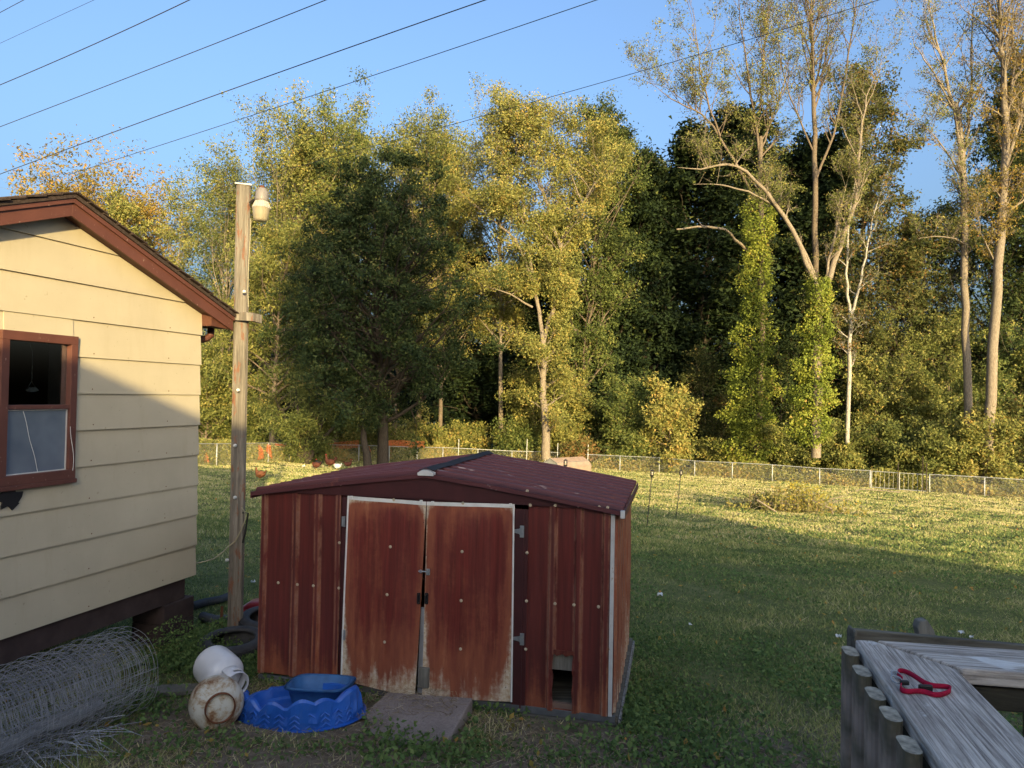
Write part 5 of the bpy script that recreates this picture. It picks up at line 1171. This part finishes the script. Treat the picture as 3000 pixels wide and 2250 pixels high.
# bare tall trees on the right
d = 60
ms = [mpath([(2215, 1370, d), (2228, 1100, d), (2232, 800, d), (2225, 480, d), (2228, 400, d)], [.36, .32, .27, .2]),
      mpath([(2226, 480, d), (2210, 330, d), (2190, 200, d), (2170, 80, d), (2160, -60, d)], [.14, .1, .04]), mpath([(2228, 440, d), (2262, 340, d), (2300, 240, d), (2320, 130, d)], [.1, .08, .03]),
      mpath([(2226, 330, d), (2240, 150, d), (2250, 20, d), (2255, -80, d)], [.1, .07, .03]), mpath([(2200, 560, d), (2110, 400, d - 1), (2060, 330, d - 1), (1980, 300, d - 1), (1900, 240, d - 1)], [.13, .09, .06, .03]),
      mpath([(2110, 400, d - 1), (2060, 250, d - 1), (2040, 120, d - 1), (2030, 20, d)], [.09, .06, .03])]
tree('tall_bare_tree', 'tall thinning tree whose limbs reach left over the dark woods', tbase(2215, d), hgt(2228, -60, d), W(120, d, [(0, .1), (.4, .25), (.55, .7), (.8, 1), (1, 1)]), 'olive', 'bark', n1=90, n2=7, n3=5, nleaf=20000, lsize=.19, mains=ms, cb=.42, scat=.25, tone=.12, elev=(25, 60), gap=.6)
d = 52
ms = [mpath([(2390, 1340, d), (2392, 1150, d), (2398, 960, d), (2400, 850, d)], [.42, .4, .36, .3]),
      mpath([(2400, 870, d), (2340, 700, d - .5), (2250, 560, d - 1), (2150, 470, d - 1.5), (2060, 500, d - 1.5), (1985, 490, d - 1.5)], [.24, .2, .14, .09, .04]),
      mpath([(2385, 800, d), (2300, 620, d - .5), (2220, 570, d - 1), (2120, 540, d - 1), (2030, 540, d - 1)], [.12, .1, .07, .03]),
      mpath([(2410, 860, d), (2470, 700, d), (2515, 560, d), (2520, 420, d), (2530, 300, d), (2590, 160, d)], [.26, .2, .15, .08, .04]),
      mpath([(2418, 840, d), (2440, 700, d), (2480, 540, d)], [.13, .1, .04])]
tree('leaning_forked_tree', 'wide forked tree leaning left and right above its vine-clad trunk', tbase(2390, d), hgt(2400, 300, d), W(90, d, [(0, .15), (.4, .4), (.6, .8), (1, .9)]), 'olive', 'bark_pale', n1=70, n2=6, n3=5, nleaf=13000, lsize=.15, mains=ms, cb=.5, scat=.22, elev=(20, 55), tone=.1, bare=.3)
d = 61
ms = [mpath([(2392, 900, d + 1), (2388, 640, d), (2386, 400, d), (2380, 200, d), (2378, 60, d), (2372, -90, d)], [.33, .28, .22, .16, .06]),
      mpath([(2390, 460, d), (2330, 330, d), (2290, 200, d), (2270, 60, d)], [.1, .07, .03]), mpath([(2392, 520, d), (2450, 380, d), (2480, 200, d), (2500, 60, d), (2520, -60, d)], [.14, .1, .08, .03]),
      mpath([(2384, 330, d), (2420, 180, d), (2430, 20, d), (2440, -60, d)], [.1, .07, .03]), mpath([(2380, 250, d), (2345, 90, d), (2330, -50, d)], [.08, .06, .03]), mpath([(2400, 900, d), (2396, 1340, d)], [.33, .36])]
tree('tall_bare_tree', 'tall nearly leafless tree rising straight out of the top of the picture', tbase(2396, d), hgt(2380, -90, d), W(110, d, [(0, .1), (.5, .3), (.7, .8), (1, 1)]), 'olive', 'bark', n1=90, n2=7, n3=5, nleaf=9500, lsize=.17, mains=ms, cb=.5, scat=.25, elev=(30, 65), bare=.35, tone=.1, gap=.4)
d = 55
ms = [mpath([(2482, 1300, d), (2488, 1100, d), (2490, 920, d)], [.2, .19, .17]), mpath([(2490, 925, d), (2478, 820, d), (2482, 700, d), (2500, 540, d), (2530, 400, d)], [.14, .11, .08, .04]), mpath([(2492, 925, d), (2515, 850, d), (2535, 760, d), (2560, 620, d), (2610, 480, d)], [.13, .11, .07, .03])]
tree('white_barked_tree', 'slender forked tree with white bark against the dark undergrowth', tbase(2482, d), hgt(2500, 400, d), W(70, d), 'brown', 'birch', n1=30, nleaf=4500, lsize=.2, mains=ms, cb=.5, scat=.25, tone=.2, bare=.3)
d = 54
ms = [mpath([(2838, 1330, d), (2835, 1085, d), (2826, 850, d), (2825, 600, d), (2815, 380, d), (2800, 300, d)], [.36, .33, .28, .2]), mpath([(2822, 520, d), (2800, 330, d), (2760, 180, d), (2730, 60, d), (2715, -50, d)], [.18, .13, .08, .03]),
      mpath([(2822, 480, d), (2850, 300, d), (2840, 120, d), (2860, -40, d)], [.12, .09, .03]), mpath([(2800, 330, d), (2740, 220, d), (2690, 150, d), (2670, 100, d)], [.08, .06, .02]),
      mpath([(2842, 725, d), (2800, 700, d - .5), (2740, 690, d - .5), (2690, 700, d - .5)], [.09, .06, .02]), mpath([(2820, 520, d), (2760, 420, d), (2690, 360, d)], [.09, .06, .03])]
tree('tall_straight_tree', 'left of the two tall straight pale trunks at the right edge', tbase(2838, d), hgt(2800, -50, d), W(100, d, [(0, .1), (.3, .3), (.6, .7), (1, 1)]), 'olive', 'bark_pale', n1=90, n2=7, n3=5, nleaf=9000, lsize=.17, mains=ms, cb=.35, scat=.25, elev=(20, 60), bare=.4, tone=.15, gap=.4)
d = 52
ms = [mpath([(2895, 1330, d), (2905, 1070, d), (2925, 800, d), (2940, 560, d), (2950, 350, d), (2935, 150, d), (2925, -40, d)], [.46, .42, .36, .3, .22, .1]), mpath([(2940, 520, d), (2985, 350, d), (3010, 200, d), (3060, 60, d)], [.15, .12, .05]),
      mpath([(2950, 350, d), (2975, 200, d), (2960, 60, d), (2985, -40, d)], [.12, .09, .03]), mpath([(2930, 640, d), (2990, 590, d), (3050, 560, d)], [.1, .07, .03]), mpath([(2925, 780, d), (2880, 700, d), (2860, 620, d)], [.08, .05, .02])]
tree('tall_straight_tree', 'thicker right one of the two tall trunks at the right edge', tbase(2895, d), hgt(2935, -40, d), W(110, d, [(0, .1), (.3, .3), (.6, .7), (1, 1)]), 'orange', 'bark_pale', n1=90, n2=7, n3=5, nleaf=11000, lsize=.17, mains=ms, cb=.35, scat=.25, elev=(20, 60), bare=.4, tone=-.05, gap=.4)
g = G(); P, rr = mpath([(1982, 672, 58), (2060, 662, 58), (2125, 672, 58)], [.07, .09, .1]); g.tubes(P, rr, 7, caps=True); P, rr = mpath([(2060, 662, 58), (2045, 648, 58), (2040, 640, 58)], [.05, .03, .02]); g.tubes(P, rr, 5)
P, rr = mpath([(2125, 672, 58), (2215, 760, 60)], [.1, .16]); g.tubes(P, rr, 6)
tag(g.build('dead_branch', M['bark_pale'], loc=at(1982, 672, 58)), 'bleached dead branch jutting left from the vine-covered tree', 'branch')
# vine columns
def vine(label, pts, rads, n, d, mat='vine'):
    n = int(n * 1.6); P = np.array([at(px, py, d) for px, py in pts]); L = len(P)
    u = RNG.uniform(0, L - 1, n); i = np.minimum(u.astype(int), L - 2); f = (u - i)[:, None]
    C = P[i] * (1 - f) + P[i + 1] * f; r = np.interp(u, np.arange(L), np.array(rads) * .78 * d / F)
    lump = 1 + .32 * np.sin(u * 7.3) + .25 * np.sin(u * 17 + 1) + RNG.gamma(1, .12, n)
    a = RNG.uniform(0, 2 * np.pi, n); rr = r * lump * (.75 + .3 * RNG.uniform(0, 1, n) + .12 * np.sin(a * 3 + u * 5))
    C = C + np.stack([np.cos(a) * rr, np.sin(a) * rr, RNG.normal(0, .15, n)], 1)
    g = G(); add_leaves(g, C, .20, .45 + .2 * np.sin(u * 5 + a) + RNG.normal(0, .16, n)); o = g.build('climbing_vine', M['leaf_' + mat], loc=P[-1]); tag(o, label, 'vine')
vine('bright green vine sheathing the left tall trunk from top to ground', [(2225, 600), (2215, 800), (2205, 1000), (2200, 1150), (2190, 1250), (2190, 1370)], [45, 42, 55, 70, 65, 60], 11000, 58.8)
vine('yellow-green vine wrapping the trunk of the wide forked tree', [(2400, 820), (2395, 950), (2385, 1080), (2380, 1180), (2370, 1300)], [28, 40, 55, 60, 50], 6500, 51.6)
vine('golden vine hanging on the pale sycamore trunk', [(1680, 640), (1665, 780), (1655, 900), (1640, 1000)], [40, 42, 34, 20], 3200, 57.3, 'yellow')
# understory shrubs
rs = np.random.RandomState(11)
sh = [(1975, 1110, 53, 80, 'yellow', 'round bright shrub on a short trunk left of the vine-clad trunk', .12), (1830, 1090, 56, 70, 'green', 'slim green sapling left of the round bright shrub', .05), (1850, 1240, 55, 60, 'green', 'low light green bush under the slim sapling', .1),
      (1560, 1060, 59, 115, 'yellow', 'leafy bush to the left around the sycamore trunk', -.05), (1680, 1080, 59, 80, 'yellow', 'leafy bush right of the sycamore trunk', -.02), (1690, 1290, 55.5, 55, 'brown', 'rust-brown bush behind the dog house', .35), (1510, 1230, 57, 60, 'green', 'small green bush left of the dog house', .05),
      (1330, 1240, 59, 90, 'yellow', 'sunlit bush under the right side of the oak', .0), (1180, 1180, 60, 110, 'yellow', 'sunlit bush seen through the oak branches', .0), (1010, 1150, 60, 120, 'yellow', 'yellow-green bush behind the forked tree', -.05), (700, 1150, 52, 110, 'olive', 'shaded bush behind the fence near the pole', -.15),
      (2080, 1020, 62, 90, 'brown', 'brown-green undergrowth left of the bright vine', -.05), (2130, 1290, 57, 90, 'yellow', 'bush at the foot of the bright vine', -.05), (2290, 980, 62, 80, 'oak', 'dark undergrowth between the two vine columns', .1), (2300, 1240, 56, 90, 'yellow', 'broad-leaved bush between the two vine columns', -.1), (2440, 1230, 53, 90, 'yellow', 'bush under the forked tree at the fence', -.12),
      (2560, 1010, 58, 85, 'yellow', 'tangled bush right of the white-barked tree', -.1), (2640, 880, 60, 120, 'olive', 'tall thicket with bare twigs behind the gate', .05), (2700, 1050, 57, 110, 'yellow', 'large light green thicket above the gate', -.15), (2600, 1240, 52, 90, 'olive', 'shaded bush behind the gate', -.08), (2740, 1230, 50, 90, 'yellow', 'bush right of the gate', -.12),
      (2880, 1190, 49, 95, 'yellow', 'bright yellow-green bush near the right end of the fence', .05), (2930, 1050, 55, 110, 'green', 'fresh green bush around the feet of the two tall trunks', .12), (3010, 1130, 50, 90, 'brown', 'brown twiggy bush at the right edge', .0), (2990, 900, 60, 110, 'green', 'green thicket right of the two tall trunks', .1), (2780, 900, 61, 90, 'olive', 'olive thicket between the tall trunks and the clearing', 0),
      (1760, 1180, 60, 80, 'oak', 'dark bush behind the slim sapling', 0.1)]
for px, py, d, hw, lf, lab, tn in sh:
    d += 3.5
    b = tbase(px, d); h = hgt(px, py, d)
    tree('shrub', lab, b, h, W(hw, d, [(0, .8), (.3, 1), (.7, .95), (1, .55)]), lf, 'bark', n1=26, n2=6, n3=4, nleaf=int(5200 + hw * 62), lsize=.24, r=.10, cb=.05, scat=.28, tone=tn, elev=(5, 60), cat='shrub', gap=.5)
# far-off wood, weeds behind the fence, goldenrod
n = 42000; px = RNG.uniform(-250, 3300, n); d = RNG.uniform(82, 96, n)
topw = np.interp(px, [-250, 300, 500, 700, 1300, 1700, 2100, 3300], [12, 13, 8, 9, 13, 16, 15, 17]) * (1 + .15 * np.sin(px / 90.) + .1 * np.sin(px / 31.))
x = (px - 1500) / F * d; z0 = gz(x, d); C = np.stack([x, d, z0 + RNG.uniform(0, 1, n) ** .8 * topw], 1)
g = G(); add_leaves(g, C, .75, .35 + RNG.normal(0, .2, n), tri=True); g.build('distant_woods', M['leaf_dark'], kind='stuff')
n = 52000; tpos = RNG.uniform(0, 1, n); Q = np.array(allp[0] + allp[1]); i = np.minimum((tpos * (len(Q) - 1)).astype(int), len(Q) - 2); f = RNG.uniform(0, 1, n)[:, None]
C = Q[i] * (1 - f) + Q[i + 1] * f; C[:, 1] += .15 + RNG.gamma(1.5, .8, n); clump = .5 + .5 * np.sin(C[:, 0] * 1.3) * np.sin(C[:, 0] * .53 + 1)
C[:, 2] = gz(C[:, 0], C[:, 1]) + RNG.uniform(0, 1, n) * (.35 + 1.1 * clump)
g = G(); add_leaves(g, C, .17, .6 + .3 * np.sin(C[:, 0] * .9) * .5 + RNG.normal(0, .2, n), tri=True); g.build('fence_weeds', M['leaf_yellow'], kind='stuff')
gp = on_ground(2330, 1505); wp = thing('goldenrod_patch', 'patch of tall golden weeds and dead twigs in the sunny lawn', 'weeds', gp)
st_, lc1, lc2, lc3 = [], [], [], []
for k in range(190):
    x = gp[0] + RNG.normal(0, .8); y = gp[1] + RNG.normal(0, .55) + .2; z = gz(x, y); h = RNG.uniform(.4, 1.15) * math.exp(-((x - gp[0]) / 2.2) ** 2)
    e = V3(x + RNG.normal(0, .1), y + RNG.normal(0, .08), z + h); st_.append([V3(x, y, z), (V3(x, y, z) + e) / 2, e])
    for j in range(17): f = RNG.uniform(.1, 1); lc1.append(V3(x, y, z) * (1 - f) + e * f + RNG.normal(0, .05, 3))
    if x > gp[0] - .4:
        for j in range(9): lc2.append(e + RNG.normal(0, .06, 3))
    if k < 130: lc3 += [gp + V3(-1.15 + RNG.normal(0, .42), RNG.normal(0, .3), abs(RNG.normal(.25, .25))) for _ in range(13)]
g = G(); g.tubes(np.array(st_), .004, 3)
for k in range(70):
    a = gp + V3(RNG.uniform(-1.9, 1.6), RNG.normal(0, .3), 0); a[2] = gz(a[0], a[1]) + RNG.uniform(.0, .3); g.tubes(np.array([a, a + V3(RNG.normal(0, .25), RNG.normal(0, .2), RNG.uniform(0, .35)), a + V3(RNG.normal(0, .5), RNG.normal(0, .3), RNG.uniform(0, .6))]), .008, 3)
g.build('stems', M['bark_pale'], wp, kind='stuff')
g = G(); add_leaves(g, np.array(lc1), .10, .6 + RNG.normal(0, .2, len(lc1))); g.build('foliage', M['leaf_yellow'], wp, kind='stuff')
g = G(); add_leaves(g, np.array(lc2), .06, .65 + RNG.normal(0, .2, len(lc2))); g.build('flowers', M['leaf_gold'], wp, kind='stuff')
g = G(); add_leaves(g, np.array(lc3), .08, .4 + RNG.normal(0, .2, len(lc3))); g.build('dead_leaves', M['leaf_brown'], wp, kind='stuff')
for px, py, pts, lab in ((2500, 1440, [(2505, 1440), (2530, 1434), (2548, 1420)], 'bleached branch lying before the gate'), (2300, 1508, [(2275, 1500), (2300, 1508), (2330, 1512)], 'fallen branch at the left foot of the golden weeds'), (2460, 1505, [(2440, 1505), (2465, 1500), (2490, 1506), (2470, 1495)], 'small heap of sticks right of the golden weeds')):
    g = G(); P = np.array([on_ground(*q, lift=.05 + .12 * k) for k, q in enumerate(pts)]); P[:, 1] = P[0, 1]; g.tubes(P, .03, 5, caps=True); tag(g.build('fallen_branch', M['bark_pale'], loc=P[0]), lab, 'branch')
# hidden shade tree behind the camera (casts the dome of shade on the oak)
cx = at(1165, 900, 46); cb_ = back(cx, -17.0); bt = V3(cb_[0], -17, gz(cb_[0], 0))
htop = back(at(1140, 470, 46), -17.0)[2] - bt[2]
tree('shade_tree', 'tall dense tree behind the photographer, outside the picture', bt, htop, [(0, .3), (.3, 5.0), (.5, 6.6), (.7, 6.2), (.9, 4.0), (1, 1.2)], 'oak', 'bark', n1=90, n2=6, n3=3, nleaf=22000, lsize=.75, r=.4, cb=.35, scat=.5, elev=(0, 50))
# ------------------------------------------------------------------ power lines
def line(label, pts, r):
    g = G(); P = np.array([at(*p) for p in pts]); t = np.linspace(0, len(P) - 1, 30)
    if len(P) == 3:
        tt = np.linspace(0, 1, 30)[:, None]; Lg = lambda a, b, c: a * (1 - tt) * (1 - 2 * tt) + b * 4 * tt * (1 - tt) + c * tt * (2 * tt - 1); Q = Lg(P[0], P[1], P[2])
    else: Q = np.array([np.interp(t, np.arange(len(P)), P[:, k]) for k in range(3)]).T
    g.tubes(Q, r * .72, 5); tag(g.build('power_line', M['powerline'], loc=Q[0]), label, 'cable', 'power lines across the sky')
def ext(p, q, k): return tuple(p[i] + (p[i] - q[i]) * k for i in range(3))
line('short wire crossing the extreme top left corner of the sky', [(-60, 70, 24), (5, 34, 23), (130, -32, 22)], .014)
line('thin faint wire second from the top left corner', [(-60, 155, 24), (140, 62, 22), (330, -25, 20)], .008)
line('dark wire reaching the top edge above the yellow house', [(-80, 282, 24), (270, 132, 21), (640, -42, 18)], .018)
line('dark wire meeting the top edge a third of the way across', [(-80, 402, 24), (450, 198, 20), (1060, -42, 16)], .015)
line('thick wire running from the house ridge to the top centre', [(-80, 540, 24), (600, 290, 19.5), (1560, -48, 15)], .017)
line('lower wire rising from the orange maple to the top centre', [(200, 512, 25), (900, 285, 20), (1870, -42, 15)], .013)
line('wire passing over the treetops into the tall trees at right', [(500, 588, 30), (1568, 297, 22), (2700, -40, 16)], .013)
# ------------------------------------------------------------------ grass
def blades(n, dmin, dmax, h0, h1, w0, w1, spread, name, powd=1.0, dens=None):
    u = RNG.uniform(0, 1, n); d = dmin * (dmax / dmin) ** (u ** powd)
    x = (RNG.uniform(-1, 1, n)) * spread * d; y = d
    keep = np.ones(n, bool)
    rel = (x - SO[0]) * EX[0] + (y - SO[1]) * EX[1]; rb = (x - SO[0]) * EY[0] + (y - SO[1]) * EY[1]
    keep &= ~((rel > -.02) & (rel < SW + .06) & (rb > -.03) & (rb < SLEN + .05))
    keep &= ~((x > -1.2) & (x < -.3) & (y > 5.25) & (y < 6.0))
    keep &= ~(((x - pcx) / .5) ** 2 + ((y - pcy) / .36) ** 2 < 1)
    keep &= ~((x > .7) & (y < 1.7))
    pn = np.sin(x * 1.7 + 1.3 * np.sin(y * 1.1)) * np.sin(y * 1.9 + .8 * np.sin(x * 1.3)) + .6 * np.sin(x * 4.1 + 2) * np.sin(y * 3.7)
    dirt = np.clip((7.0 - y) / 1.6, 0, 1) * (x > -2.6) * (x < 2.2)
    keep &= RNG.uniform(0, 1, n) > dirt * np.clip(.88 - .3 * pn, 0, .97)
    ptch = ((x - 2.0) / 1.3) ** 2 + ((y - 11.0) / .8) ** 2 < 1; keep &= ~(ptch & (RNG.uniform(0, 1, n) < .5))
    x, y, pn, dirt = x[keep], y[keep], pn[keep], dirt[keep]; n = len(x); z = gz(x, y)
    sz = np.sqrt(y / dmin); h = RNG.uniform(h0, h1, n) * (1 + .35 * pn) * (sz ** .5); wd = RNG.uniform(w0, w1, n) * sz
    a = RNG.uniform(0, 2 * np.pi, n) if dmin < 10 else RNG.normal(0, .7, n); lean = RNG.uniform(.2, 1.9 if dmin < 10 else 1.1, n) * h; b = RNG.uniform(0, 2 * np.pi, n)
    V = np.zeros((n, 3, 3)); V[:, 0] = np.stack([x - np.cos(a) * wd, y - np.sin(a) * wd, z - .005], 1); V[:, 1] = np.stack([x + np.cos(a) * wd, y + np.sin(a) * wd, z - .005], 1)
    V[:, 2] = np.stack([x + np.cos(b) * lean, y + np.sin(b) * lean, z + h], 1)
    big = np.sin(x * .45 + 2 * np.sin(y * .21)) * np.sin(y * .33 + 1)
    tn = .46 + .13 * pn + .12 * big + .07 * np.sin(y * 5.2 + x * .9 + np.sin(x * .7)) + .22 * dirt + .10 * np.clip((9 - y) / 5, 0, 1) + RNG.normal(0, .2, n) + np.clip((y - 14) / 45, 0, .3)  # sunlit look put into far blades' colour; near ones lifted against the shade
    g = G(); g.add(V, np.arange(3 * n).reshape(n, 3), 0, np.repeat(np.clip(tn, 0, 1), 3)); g.build(name, M['grass'], kind='stuff')
blades(320000, 3.3, 17, .012, .042, .0026, .0055, .85, 'grass', .95)
blades(350000, 14, 66, .028, .065, .0125, .025, .85, 'lawn_grass', .85)
n = 15000; x = RNG.uniform(-2.6, 2.6, n); y = 3.4 + 3.4 * RNG.uniform(0, 1, n); k = (np.sin(x * 3) * np.sin(y * 4 + x) > -.4) & ~((x > .75) & (y < 1.7)) & ~(((x - pcx) / .5) ** 2 + ((y - pcy) / .36) ** 2 < 1); rb = (x - SO[0]) * EY[0] + (y - SO[1]) * EY[1]; k &= rb < -.04
x, y = x[k], y[k]; z = gz(x, y); on_slab = (x > -1.15) & (x < -.38) & (y > 5.3) & (y < 5.95); z = np.where(on_slab, tz - .01 + (y - 5.6) * .08, z); a = RNG.uniform(0, 2 * np.pi, len(x)); L = RNG.uniform(.02, .09, len(x))
P = np.stack([np.stack([x, y, z + .006], 1), np.stack([x + np.cos(a) * L, y + np.sin(a) * L, z + .012 + RNG.uniform(0, .02, len(x))], 1)], 1)
g = G(); g.tubes(P, .0016, 3, tint=np.clip(RNG.normal(.45, .25, len(x)), 0, 1)); g.build('straw_litter', M['straw'], kind='stuff')
# broad-leaved weeds: rosettes and clover in the near lawn
cc, ss, tt_ = [], [], []
def patch(px, py, rx, ry, n, h=.10, s=.045, d=None):
    c = on_ground(px, py) if d is None else tbase(px, d)
    for k in range(n):
        x = c[0] + RNG.normal(0, rx); y = c[1] + RNG.normal(0, ry)
        rb = (x - SO[0]) * EY[0] + (y - SO[1]) * EY[1]; rel = (x - SO[0]) * EX[0] + (y - SO[1]) * EX[1]
        if rb > -.03 and -.03 < rel < SW + .07 and rb < SLEN: continue
        cc.append(V3(x, y, gz(x, y) + min(abs(RNG.normal(0, h)), h * 1.7 * max(.2, 1 - (abs(x - c[0]) / (rx * 2.5)) ** 2)))); ss.append(s); tt_.append(RNG.normal(.5, .2))
patch(548, 1935, .16, .22, 1500, .17, .024); patch(505, 1950, .14, .14, 900, .24, .022); patch(585, 1900, .08, .12, 900, .12, .03); patch(560, 1960, .25, .15, 900, .08, .04)
patch(800, 1985, .28, .06, 800, .05, .04); patch(760, 1960, .12, .08, 500, .08, .04); patch(930, 2010, .25, .05, 400, .05, .035)
patch(1020, 2035, .2, .05, 200, .04, .03); patch(670, 1850, .1, .1, 260, .09, .04); patch(690, 1915, .14, .1, 300, .06, .04)
patch(420, 2080, .2, .15, 600, .08, .04); patch(480, 2200, .3, .2, 300, .04, .04); patch(640, 2180, .25, .12, 200, .03, .04); patch(900, 2200, .3, .1, 160, .03, .035)
patch(1250, 2200, .4, .12, 500, .04, .04); patch(1480, 2090, .2, .05, 300, .05, .04); patch(1900, 1900, .4, .4, 1600, .04, .035); patch(1950, 2060, .3, .4, 1600, .04, .04); patch(2050, 2200, .25, .25, 900, .04, .04)
patch(2150, 1900, .6, .6, 1500, .03, .035); patch(2360, 2000, .35, .3, 900, .04, .035); patch(1700, 2230, .3, .2, 600, .03, .035); patch(1860, 2100, .1, .3, 900, .05, .04); patch(735, 1790, .15, .2, 500, .06, .04)
g = G(); add_leaves(g, np.array(cc), np.array(ss), np.array(tt_), flat=.5); g.build('broadleaf_weeds', M['leaf_weed'], kind='stuff')
n = 60000; y = 4 + 30 * RNG.uniform(0, 1, n) ** 1.5; x = RNG.uniform(-.2, .85, n) * y; k = (np.sin(x * 1.3) * np.sin(y * 1.1 + x) > .1) & ~((x > .6) & (y < 2)); rb = (x - SO[0]) * EY[0] + (y - SO[1]) * EY[1]; rel = (x - SO[0]) * EX[0] + (y - SO[1]) * EX[1]; k &= ~((rb > -.05) & (rb < SLEN + .05) & (rel < SW + .07))
x, y = x[k], y[k]; g = G(); add_leaves(g, np.stack([x, y, gz(x, y) + RNG.uniform(.01, .06, len(x))], 1), .04 + .001 * y, .55 + RNG.normal(0, .2, len(x)), flat=.8); g.build('clover', M['leaf_weed'], kind='stuff')
# a few sticks on the ground
for px, py, L, a, lab in ((1290, 2062, .28, .3, 'pale curved stick lying across the concrete slab'), (2005, 2118, .2, .8, 'bent dry stalk on the bare earth left of the railing'), (985, 2235, .12, 1.2, 'short stick at the bottom edge before the pool'), (1800, 2190, .12, .5, 'short straw-coloured stick on the ground before the shed corner')):
    c = on_ground(px, py); lift = .11 if py == 2062 else .02; c[2] += lift; g = G(); g.tubes(np.array([c, c + V3(L * .5 * math.cos(a), L * .5 * math.sin(a) * .4, .015), c + V3(L * math.cos(a), L * math.sin(a) * .3, .0)]), .004, 5); tag(g.build('stick', M['straw'], loc=c), lab, 'stick')

n = 5200; y = 4 + 52 * RNG.uniform(0, 1, n) ** 1.25; x = RNG.uniform(-.8, .85, n) * y; rb = (x - SO[0]) * EY[0] + (y - SO[1]) * EY[1]; rel = (x - SO[0]) * EX[0] + (y - SO[1]) * EX[1]
k = ~((rb > -.05) & (rb < SLEN + .05) & (rel > -.05) & (rel < SW + .07)) & ~((x > .6) & (y < 2)) & (((x - pcx) / .5) ** 2 + ((y - pcy) / .36) ** 2 > 1) & (RNG.uniform(0, 1, n) < .35 + .5 * (np.sin(x * .8) * np.sin(y * .5 + x * .3) > 0)); x, y = x[k], y[k]
g = G(); add_leaves(g, np.stack([x, y, gz(x, y) + RNG.uniform(.015, .05, len(x))], 1), .045 + .0018 * y, .5 + RNG.normal(0, .25, len(x)), flat=1.6); g.build('fallen_leaves', M['leaf_orange'], kind='stuff')
